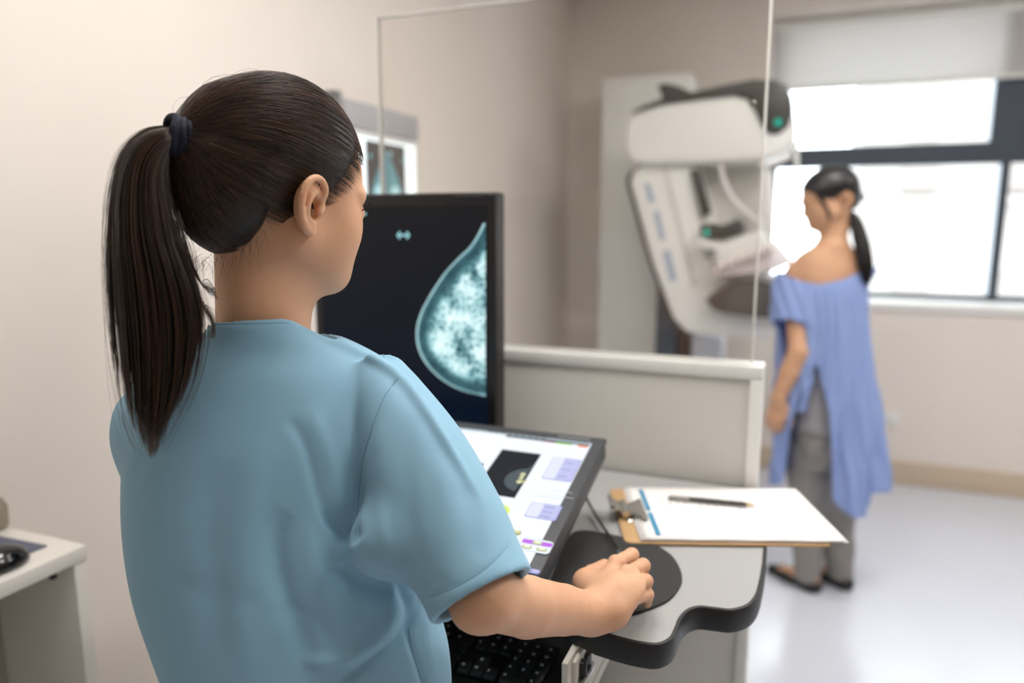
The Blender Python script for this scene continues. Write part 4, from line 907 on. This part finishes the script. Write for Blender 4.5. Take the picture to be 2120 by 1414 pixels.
def comb(n, seed, lift=.0008, jit=.0012, k=22, low=(.0, .004), s0m=.75):
    r = np.random.default_rng(seed); o = np.array([0, -.025, .035])
    az = r.uniform(-np.pi, np.pi, n); s0 = r.random(n)**1.4
    el = hl(az)+.002*r.standard_normal(n)
    hz = el-r.uniform(low[0], low[1], n); zz = hz.copy()
    for _ in range(6):
        st = np.stack([np.sin(az)*.078, np.cos(az)*.095-.01, zz], 1); dd = st-o; dd /= np.linalg.norm(dd, axis=1, keepdims=True); sq = o+dd*cast(np.repeat(o[None], n, 0), dd)[:, None]; zz = np.clip(zz+(hz-sq[:, 2])*.8, -.16, .16)
    st = np.stack([np.sin(az)*.078, np.cos(az)*.095-.01, zz], 1)
    T = tq*.96+r.standard_normal((n, 3))*.0035
    d0 = st-o; d0 /= np.linalg.norm(d0, axis=1, keepdims=True); d1 = T-o; d1 /= np.linalg.norm(d1, axis=1, keepdims=True)
    a0 = s0*s0m; tt = a0[:, None]+(1-a0[:, None])*np.linspace(0, 1, k)[None]; w = np.arccos(np.clip((d0*d1).sum(1), -.999, .999))[:, None]
    D = (np.sin((1-tt)*w)/np.sin(w))[..., None]*d0[:, None]+(np.sin(tt*w)/np.sin(w))[..., None]*d1[:, None]
    D[..., 2] += (.10*np.sin(np.pi*tt)*(np.abs(np.sin(az))[:, None])); D /= np.linalg.norm(D, axis=2, keepdims=True)
    t = cast(np.repeat(o[None], n*k, 0), D.reshape(-1, 3)).reshape(n, k); ph = r.uniform(0, 6.28, (n, 1)); fr = r.uniform(2, 6, (n, 1))
    lf = lift*(.3+r.random((n, 1)))*np.sin(np.pi*np.clip(np.linspace(0, 1, k), .0, 1))[None]+jit*.35*np.sin(fr*tt*6+ph)
    q = o+D*(t+lf-.0006)[..., None]; end = np.clip((tt-.93)/.07, 0, 1)[..., None]; q = q*(1-end)+T[:, None]*end
    return HC+q@HM
Pn = comb(6500, 3, .0014, .0012); rr = np.full(Pn.shape[:2], .00042); rr[:, 0] *= .3; strands('combed_strands', Pn, rr, M_hair, hair)
Pn = comb(2200, 21, .0006, .001, low=(.003, .016), s0m=0.); rr = np.full(Pn.shape[:2], .00020); rr[:, 0] *= .2; strands('edge_strands', Pn, rr, M_hair, hair)
Pn = comb(60, 9, .006, .006); rr = np.full(Pn.shape[:2], .00013); strands('loose_strands', Pn, rr, M_hair, hair)
# wisps at the nape and temple
def wisps(name, roots, dirs, L, n, r0, seed, par, spread=.5, k=10, grav=.5):
    r = np.random.default_rng(seed); i = r.integers(0, len(roots), n); R0 = np.array(roots)[i]+r.standard_normal((n, 3))*.004; Dd = np.array(dirs)[i]+r.standard_normal((n, 3))*spread
    Dd /= np.linalg.norm(Dd, axis=1, keepdims=True); s = np.linspace(0, 1, k)[None, :, None]; LL = (L*(.4+r.random(n)))[:, None, None]
    Pw = R0[:, None]+Dd[:, None]*LL*s+np.array([0, 0, -grav])*LL*s*s+r.standard_normal((n, 1, 3))*LL*.25*s*s
    rad = np.full((n, k), r0)*(1-.8*np.linspace(0, 1, k))[None]; return strands(name, Pw, rad, M_hair, par)
# ---- ponytail: a fan of strands falling down the back
CL = [(378, 283, .709), (352, 279, .703), (318, 290, .698), (292, 330, .694), (286, 400, .692), (292, 480, .690), (306, 580, .688), (322, 680, .686), (325, 780, .684), (318, 870, .681), (308, 960, .679)]
LF = [(378, 263), (350, 262), (296, 274), (252, 322), (234, 400), (229, 480), (231, 580), (240, 690), (252, 800), (268, 890), (300, 962)]
RTs = [(378, 303), (356, 305), (344, 330), (340, 372), (348, 430), (366, 510), (398, 590), (412, 680), (400, 770), (372, 850), (332, 940)]
cl = smoothpts(CL, 4); lf = smoothpts([(*a, 0) for a in LF], 4)[:, :2]; rf = smoothpts([(*a, 0) for a in RTs], 4)[:, :2]; KN = len(cl)
def tailpath(u, v, end, wob, ph, k=30):
    """u across -1..1, v thickness -1..1, end = where the strand stops"""
    n = len(u); s = np.linspace(0, 1, k)[None]*end[:, None]*(KN-1); i0 = np.clip(s.astype(int), 0, KN-2); fr = s-i0; sf = np.clip(s/(KN-1), 0, 1)**1.6; uL = u+(np.round(u*3.5+.3*np.sin(u*20))/3.5-u)*.75
    g = lambda A: A[i0]*(1-fr)[..., None]+A[i0+1]*fr[..., None]
    c, l, r_ = g(cl), g(lf), g(rf); w = ((u[:, None]*(1-sf)+uL[:, None]*sf+1)/2)[..., None]; xy = l*(1-w)+r_*w
    sn = s/(KN-1); th = (.016+.012*np.sin(np.pi*np.clip(sn*1.3, 0, 1)))*np.clip(.55+sn*4, 0, 1)*np.sqrt(np.clip(1-u[:, None]**2, 0.05, 1))
    xy[..., 0] += wob[:, None]*sn*np.sin(sn*5+ph[:, None])*6
    d = c[..., 2]+v[:, None]*th
    q = C0+FW*d[..., None]+RT*((xy[..., 0]-CX)/FPX*d)[..., None]-CU*((xy[..., 1]-CY)/FPX*d)[..., None]; return q
def tail(n, seed, r0, umax=1., base=.5):
    r = np.random.default_rng(seed); u = np.clip(r.uniform(-umax, umax, n), -umax, umax); v = r.uniform(-1, 1, n); lock = np.round(u*9)/9; u = u+(lock-u)*.35
    e = np.clip(base+(.5)*r.random(n)**.55-.16*np.abs(u-.0)**2, .3, 1.); Pn = tailpath(u, v, e, r.standard_normal(n), r.uniform(0, 6, n))
    # gather into locks towards the tips
    rad = np.full(Pn.shape[:2], r0); rad[:, -6:] *= np.linspace(1, .15, 6)[None]; return Pn, rad
pt = bpy.data.objects.new
# base volume under the strands
sec = []; nS = 14
for i in range(0, int(KN*.80)):
    c = cl[i]; ring = []
    for k in range(nS):
        a = 2*math.pi*k/nS; w = (math.cos(a)*.86+1)/2; xy = lf[i]*(1-w)+rf[i]*w; sn = i/(KN-1); th = (.013+.010*math.sin(math.pi*min(1, sn*1.3)))*min(1, .5+sn*4)*max(.15, 1-max(0, sn-.55)*3.2); d = c[2]+math.sin(a)*th; ring.append(Pd(xy[0], xy[1], d))
    sec.append(ring)
Vv = [q for r_ in sec for q in r_]; Ff = [(i*nS+k, i*nS+(k+1) % nS, (i+1)*nS+(k+1) % nS, (i+1)*nS+k) for i in range(len(sec)-1) for k in range(nS)]+[tuple(range(nS))[::-1], tuple((len(sec)-1)*nS+k for k in range(nS))]
tail_o = fromarr('ponytail', Vv, Ff, M_scalp, op, True)
Pn, rad = tail(3800, 5, .00040); strands('tail_strands', Pn, rad, M_hair, tail_o)
# flyaways
r = np.random.default_rng(77); Pn = tailpath(r.choice([-1.06, 1.1, -1.0, 1.0], 90)*r.uniform(.98, 1.12, 90), r.uniform(-1, 1, 90), r.uniform(.5, 1, 90), r.standard_normal(90)*2, r.uniform(0, 6, 90)); strands('flyaway_strands', Pn, np.full(Pn.shape[:2], .00012), M_hair, tail_o)
# the lock that swings towards the neck
LK = []
r = np.random.default_rng(12)
for i in range(90):
    e = r.random(); a = r.standard_normal(2)*7
    L = [(366+a[0]*.6, 430+60*r.random(), .70), (388+a[0], 530+a[1], .70), (410+8*e, 580+6*e, .705), (428+12*e, 592+14*e+a[1], .71), (446+8*e*r.random(), 598+24*e, .715)] if i < 52 else [(380+a[0], 530+60*r.random(), .70), (404+a[0], 612, .70), (424+a[1], 640, .70), (440+a[1]*.5, 668, .697), (440+a[0]*.8, 700, .694)]
    LK.append(smoothpts([Pd(*q) for q in L], 4))
LK = np.array(LK); strands('neck_lock', LK, np.tile(np.linspace(.00030, .0001, LK.shape[1])[None], (len(LK), 1)), M_hair, tail_o)
for s_, (az, n_) in enumerate(((180, 16), (160, 22), (140, 26), (200, 10), (120, 24), (70, 50), (60, 40))):
    a = math.radians(az); rt = [frH((math.sin(a+t)*.066, math.cos(a+t)*.070-.012, float(hl(np.array([((a+t+math.pi) % (2*math.pi))-math.pi]))[0])-.004)) for t in np.linspace(-.2, .2, 6)]
    wisps('baby_hairs', rt, [-UPW*.9-HF*.1]*6 if az > 100 else [-HF*.7-UPW*.5]*6, .022 if az > 100 else .012, n_, .00016, 20+s_, hair, .35, grav=.2)
# band
ax = N3(Pd(352, 276, .702)-Pd(398, 290, .716)); mb = MB(); ct = Pd(376, 284, .707); u0 = N3(np.cross(ax, FW)); w0 = np.cross(ax, u0)
for j, o in enumerate((-.011, -.004, .003, .010)):
    R_ = .0150+.001*(j % 2); mb.tube([ct+ax*(o+.0015*math.sin(3*t+j))+(u0*math.cos(t)*R_*1.0+w0*math.sin(t)*R_*.9) for t in np.linspace(0, 2*math.pi, 33)], .0048, 10, cap=False)
band_o = mb.build('hair_band', M_tie, op, smooth=True)
# eyelashes and brow on the far-turned face
Lh = []; rad = []
for s in (1,):
    for i in range(26):
        t = i/25; b0 = frH((s*(.020+.026*t), .090-.012*t*t-.004, .004+.003*math.sin(math.pi*t))); dr = HF*.8+HR*s*(.1+.7*t)+HU*.35; Lh.append([b0+dr*.009*k+HU*.006*(k*k) for k in np.linspace(0, 1, 5)])
strands('eyelashes', np.array(Lh), np.tile(np.linspace(.0005, .0001, 5)[None], (len(Lh), 1)), mat('lash_black', (16, 14, 14), .6), body)
# ================================================================ the patient standing at the machine
YP = 2.90
def PA(x, y, dy=0.): return aty(x, y, YP+dy)
M_skin2 = skin_mat('skin_tan', (214, 170, 136), (200, 152, 118)); M_hair2 = hair_mat('hair_black', (22, 20, 22), (40, 34, 34)); M_scalp2 = mat('hair_black_under', (20, 19, 21), .5)
M_gown = mat('gown_blue', (168, 190, 236), .8, spec=.2, bump=.2, bscale=700, sheen=.2)
gt = M_gown.node_tree; tr = gt.nodes.new('ShaderNodeBsdfTranslucent'); tr.inputs['Color'].default_value = (*lin((160, 188, 244)), 1); mxs = gt.nodes.new('ShaderNodeMixShader'); mxs.inputs[0].default_value = .35
gt.links.new(gt.nodes['Principled BSDF'].outputs[0], mxs.inputs[1]); gt.links.new(tr.outputs[0], mxs.inputs[2]); gt.links.new(mxs.outputs[0], gt.nodes['Material Output'].inputs[0])
M_pant = mat('grey_jersey', (142, 138, 134), .85, bump=.1, bscale=600); M_flat = mat('black_suede', (30, 32, 33), .6); M_tee = mat('grey_tee', (150, 148, 150), .85)
pc = PA(1712, 870); PC = np.array([pc[0], pc[1], pc[2]])
pa = empty('person', (PC[0], PC[1], 0), 'dark-haired woman in a loose blue gown and grey trousers, standing at the x-ray machine', 'person')
ph2 = math.radians(-86); f2 = FH*math.cos(ph2)+RT*math.sin(ph2); pt2 = math.radians(14); F2 = f2*math.cos(pt2)-UPW*math.sin(pt2); U2 = f2*math.sin(pt2)+UPW*math.cos(pt2); R2m = np.cross(F2, U2); HM2 = np.stack([R2m, F2, U2]); HC2 = PA(1716, 418)
def toH2(P): return (P-HC2.astype(np.float32))@HM2.T.astype(np.float32)
def frH2(q): return HC2+np.asarray(q, float)@HM2
PR = lambda rows, dy=0.: sorted([(PA((xl+xr)/2, y)[2]-PC[2], (PA((xl+xr)/2, y)-PC)@RT, (PA((xl+xr)/2, y)-PC)@FH+sh, (PA(xr, y)-PA(xl, y))@RT/2, b, pw) for (y, xl, xr, b, sh, pw) in rows])
RB = PR([(505, 1690, 1752, .045, -.01, 2), (522, 1655, 1772, .062, -.005, 2.1), (560, 1634, 1790, .085, 0, 2.3), (620, 1632, 1788, .095, 0, 2.3), (700, 1640, 1776, .09, 0, 2.3), (770, 1642, 1768, .09, 0, 2.2), (850, 1634, 1784, .105, 0, 2.2), (900, 1634, 1784, .105, 0, 2.2)])
SHL, SHR = PA(1652, 566, -.02), PA(1778, 556, .02)
ELP, WRP = PA(1654, 728, -.13), PA(1612, 822, -.14)
def pbody(P):
    q = toH2(P); f = head_sdf(q); e_ = q.copy(); e_[:, 1] += .030; f = smin(f, ear_sdf(e_), .004)
    f = smin(f, s_cone(P, frH2((0, -.03, -.03)), PA(1722, 515), .046, .050), .03)
    f = smin(f, s_loft(P, PC, UPW, RT, RB), .025)
    f = smin(f, s_cone(P, PA(1722, 512), SHL, .036, .042), .03); f = smin(f, s_cone(P, PA(1722, 512), SHR, .036, .040), .03)
    f = smin(f, s_chain(P, [SHL-UPW*.01, (SHL+ELP)/2, ELP], [.046, .043, .037], .004), .02)
    f = smin(f, s_chain(P, [ELP, ELP*.55+WRP*.45, WRP], [.037, .036, .026], .004), .006)
    f = smin(f, generic_hand(P, WRP, np.array([-.10, .03, -1.]), -FH-RT*.5, -1, .35), .012)
    A2 = SHR; B2 = SHR+FH*.22-UPW*.10-RT*.05; C2 = B2+FH*.15-RT*.02-UPW*.12
    f = smin(f, s_chain(P, [A2-UPW*.01, B2, C2], [.044, .036, .026], .004), .02); f = smin(f, generic_hand(P, C2, FH*.6-UPW*.5, UPW, 1, .3), .012)
    # feet inside the flats
    for (h, t) in FEET: f = smin(f, s_cone(P, h+UPW*.055, t*.7+h*.3+UPW*.028, .030, .022), .02); f = smin(f, s_cone(P, h+UPW*.05, h+(t-h)*.08+UPW*.10, .030, .029), .02)
    for i, (h, t) in enumerate(FEET): hp = PA((1684, 1738)[i], 900, .01); an = h+(t-h)*.08+UPW*.09; f = smin(f, s_chain(P, [hp, hp*.5+an*.5+FH*.012, an], [.060, .042, .028], .004), .01)
    return f
FEET = [(np.array([.088, 2.885, 0]), np.array([-.072, 2.985, 0])), (np.array([.205, 2.955, 0]), np.array([.060, 3.065, 0]))]
V, F = sdf_mesh(pbody, (-.40, 2.55, .0), (.45, 3.5, 1.72), .0048, relax=1); nmesh('body', V, F, M_skin2, pa)
def pants(P):
    f = s_loft(P, PC, UPW, RT, PR([(840, 1636, 1780, .112, 0, 2.2), (880, 1630, 1786, .118, 0, 2.2), (930, 1630, 1784, .115, 0, 2.2), (960, 1640, 1780, .10, 0, 2.2)]))
    for i, (hx, kx) in enumerate(((1676, 1684), (1742, 1748))):
        h, t = FEET[i]; hp = PA(hx, 925, .0+.03*i); an = h+(t-h)*.08+UPW*.065; kn = (hp*.46+an*.54)+FH*.02; kn = kn+RT*((PA(kx, 1020)-kn)@RT)*.6
        f = smin(f, s_chain(P, [hp, (hp+kn)/2, kn, (kn+an)/2, an], [.084, .080, .066, .060, .050], .004), .02)
    w = .0022*np.sin(P[:, 2]*55+3*np.sin(P[:, 0]*30)); return np.maximum(f+w, .036-P[:, 2])
V, F = sdf_mesh(pants, (-.15, 2.65, .02), (.45, 3.2, 1.02), .0055, relax=2); nmesh('trousers', V, F, M_pant, pa)
tee = lambda P: s_loft(P, PC, UPW, RT, PR([(715, 1630, 1786, .104, 0, 2.2), (770, 1630, 1782, .106, 0, 2.2), (850, 1626, 1792, .122, 0, 2.2), (885, 1624, 1794, .128, 0, 2.2)]))
V, F = sdf_mesh(tee, (-.15, 2.65, .6), (.45, 3.2, 1.25), .0055, relax=2); nmesh('tee_shirt', V, F, M_tee, pa)
for (h, t) in FEET:
    d = N3(t-h)
    def shoe(P, h=h, t=t, d=d):
        f = smin(s_cone(P, h-d*.008+UPW*.024, h*.5+t*.5+UPW*.018, .036, .031), s_cone(P, h*.5+t*.5+UPW*.018, t-d*.02+UPW*.016, .034, .024), .02)
        f = smax(f, -s_cone(P, h+d*.025+UPW*.062, h*.42+t*.58+UPW*.056, .028, .024), .006); return np.maximum(f, .001-P[:, 2])
    V, F = sdf_mesh(shoe, (min(h[0], t[0])-.08, h[1]-.10, -.01), (max(h[0], t[0])+.08, t[1]+.08, .12), .0045, relax=1); so = nmesh('shoe', V, F, M_flat, pa)
    b_ = h*.30+t*.70+UPW*.046; s_ = np.cross(d, UPW)
    MB().tube([b_-s_*.014+UPW*.003, b_, b_+s_*.014+UPW*.003], [.006, .0025, .006], 8).build('bow', M_flat, so)
# gown
RGW = PR([(556, 1640, 1786, .095, 0, 2.2), (585, 1622, 1796, .115, 0, 2.2), (640, 1606, 1801, .130, 0, 2.2), (700, 1604, 1806, .135, 0, 2.2), (780, 1600, 1818, .142, 0, 2.2), (860, 1594, 1830, .150, 0, 2.2), (950, 1588, 1836, .158, 0, 2.2), (1040, 1584, 1836, .165, 0, 2.2), (1110, 1582, 1836, .168, 0, 2.2)])
def gown(P):
    q = P-PC.astype(np.float32); an = np.arctan2(q@FH, q@RT); hz = np.clip((PA(1700, 570)[2]-P[:, 2])/.8, 0, 1.2)
    f = s_loft(P, PC, UPW, RT, RGW)+(.016*hz*np.sin(an*7+2*np.sin(P[:, 2]*5))+.007*np.sin(an*17+P[:, 2]*9)*hz+.003*np.sin(an*30+3*np.sin(P[:, 2]*11)))
    A = SHL+RT*(-.004); B = PA(1640, 668, -.085); ax = N3(B-A); L = np.linalg.norm(B-A)
    sl = s_loft(P, A, ax, RT, [(-.03, .0, 0, .045, .05, 2), (.0, -.006, 0, .060, .070, 2), (.4*L, -.008, 0, .072, .076, 2), (L, .0, 0, .070, .070, 2)])+.003*np.sin(P[:, 0]*140+P[:, 2]*60)
    f = smin(f, sl, .03); A2 = SHR; B2 = SHR+FH*.13-UPW*.09+RT*.0; f = smin(f, s_cone(P, A2, B2, .056, .066), .03)
    f = np.abs(f)-.0042
    p, z = projv(P.astype(float)); near = (q@FH) < .02
    # neckline, scooped off the shoulders
    nl = np.interp(p[:, 0], [1580, 1625, 1660, 1700, 1745, 1792, 1840], [556, 570, 583, 588, 579, 556, 548]); nl = np.where(near, nl, nl-6); f = np.maximum(f, (nl-p[:, 1])/560*.9)
    hem = np.interp(p[:, 0], [1580, 1640, 1700, 1728, 1742, 1775, 1802, 1804, 1840], [1004, 1004, 1030, 1040, 1056, 1076, 1070, 1022, 1020]); hem = np.where(near, hem, hem-30); f = np.maximum(f, (p[:, 1]-hem)/560*.9)
    xl = np.interp(p[:, 1], [600, 752, 790, 870, 1000, 1100], [1690, 1690, 1672, 1640, 1622, 1618]); xr = np.interp(p[:, 1], [600, 752, 800, 850, 900, 1100], [1690, 1690, 1702, 1716, 1720, 1726]); w = np.minimum(p[:, 0]-xl, xr-p[:, 0])/560
    f = np.where(near, np.maximum(f, np.where(p[:, 1] > 745, w, -1)), f)
    f = np.maximum(f, -s_cone(P, B-ax*.03, B+ax*.10, .058, .066)); f = np.maximum(f, -s_cone(P, B2-FH*.02, B2+FH*.12-UPW*.05, .052, .058))
    return f.astype(np.float32)
V, F = sdf_mesh(gown, (-.28, 2.60, .36), (.48, 3.24, 1.32), .0042, relax=2, marg=1.9); gw = nmesh('gown', V, F, M_gown, pa)
# ties hanging at the back
for pts in ([(1668, 722, -.135), (1664, 770, -.145), (1668, 815, -.15), (1660, 852, -.15)], [(1684, 728, -.13), (1676, 760, -.14), (1672, 800, -.145)]):
    L = smoothpts([PA(*q) for q in pts], 6); V = []; F = []
    for i, q in enumerate(L):
        for s in (-1, 1): V.append(q+RT*s*(.016+.003*math.sin(i*.8))+FH*.004*s*math.sin(i*.5))
    F = [(2*i, 2*i+1, 2*i+3, 2*i+2) for i in range(len(L)-1)]; o = fromarr('gown_tie', V, F, M_gown, gw, True); m_ = o.modifiers.new('t', 'SOLIDIFY'); m_.thickness = .002
# hair
def cap2(q): return smin(smin(smin(s_ell(q, (0, .026, .036), (.0665, .0625, .068)), s_ell(q, (0, -.018, .046), (.079, .096, .082)), .02), s_ell(q, (0, -.060, -.004), (.055, .046, .055)), .03), s_cone(q, (0, -.06, .02), (0, -.112, -.012), .030, .014), .02)
def cap2_sdf(P):
    q = toH2(P); f = cap2(q); az = np.abs(np.arctan2(q[:, 0], q[:, 1]+.01)); b = np.interp(az, np.radians([0, 30, 55, 80, 100, 115, 130, 180]), [.064, .048, .012, .006, .020, -.008, -.040, -.050])-q[:, 2]; return smax(f, b*.8, .008)
V, F = sdf_mesh(cap2_sdf, HC2-.2, HC2+.2, .004, relax=1); h2 = nmesh('hair', V, F, M_hair2, pa)
r = np.random.default_rng(4)
t2 = [(1757, 436, 0), (1770, 455, -.01), (1783, 500, -.03), (1791, 545, -.05), (1795, 590, -.06)]; T2 = smoothpts([PA(*q) for q in t2], 6); kk = len(T2)
w2 = np.interp(np.linspace(0, 1, kk), [0, .15, .5, .8, 1], [.012, .020, .028, .026, .006]); n = 500
ang = r.uniform(0, 6.28, n); rd = np.sqrt(r.random(n)); e2 = r.uniform(.7, 1, n)
s_ = np.linspace(0, 1, 20)[None]*e2[:, None]*(kk-1); i0 = np.clip(s_.astype(int), 0, kk-2); fr = s_-i0; cc_ = T2[i0]*(1-fr)[..., None]+T2[i0+1]*fr[..., None]; ww = w2[i0]*(1-fr)+w2[i0+1]*fr
Pn = cc_+RT*(np.cos(ang)*rd)[:, None, None]*ww[..., None]+FH*(np.sin(ang)*rd)[:, None, None]*ww[..., None]
strands('ponytail', Pn, np.full(Pn.shape[:2], .0011), M_hair2, pa)
ctb = PA(1757, 436); axb = N3(PA(1770, 455)-PA(1745, 425)); ub = N3(np.cross(axb, FW)); wb = np.cross(axb, ub)
MB().tube([ctb+(ub*math.cos(t)+wb*math.sin(t))*.015 for t in np.linspace(0, 6.283, 25)], .006, 8, cap=False).build('hair_band', mat('black_band', (24, 24, 26), .7), pa, smooth=True)
# the lock in front of the ear
LK = []
for i in range(60):
    a = r.standard_normal(3)*.0022; LK.append(smoothpts([frH2((-.040, .072, .082))+a, frH2((-.062, .060, .050))+a, frH2((-.070, .046, .012))+a*1.2, frH2((-.070, .034, -.022))+a*1.2, frH2((-.064, .030, -.058))+a], 4))
LK = np.array(LK); strands('hair_lock', LK, np.tile(np.linspace(.0010, .0003, LK.shape[1])[None], (len(LK), 1)), M_hair2, h2)
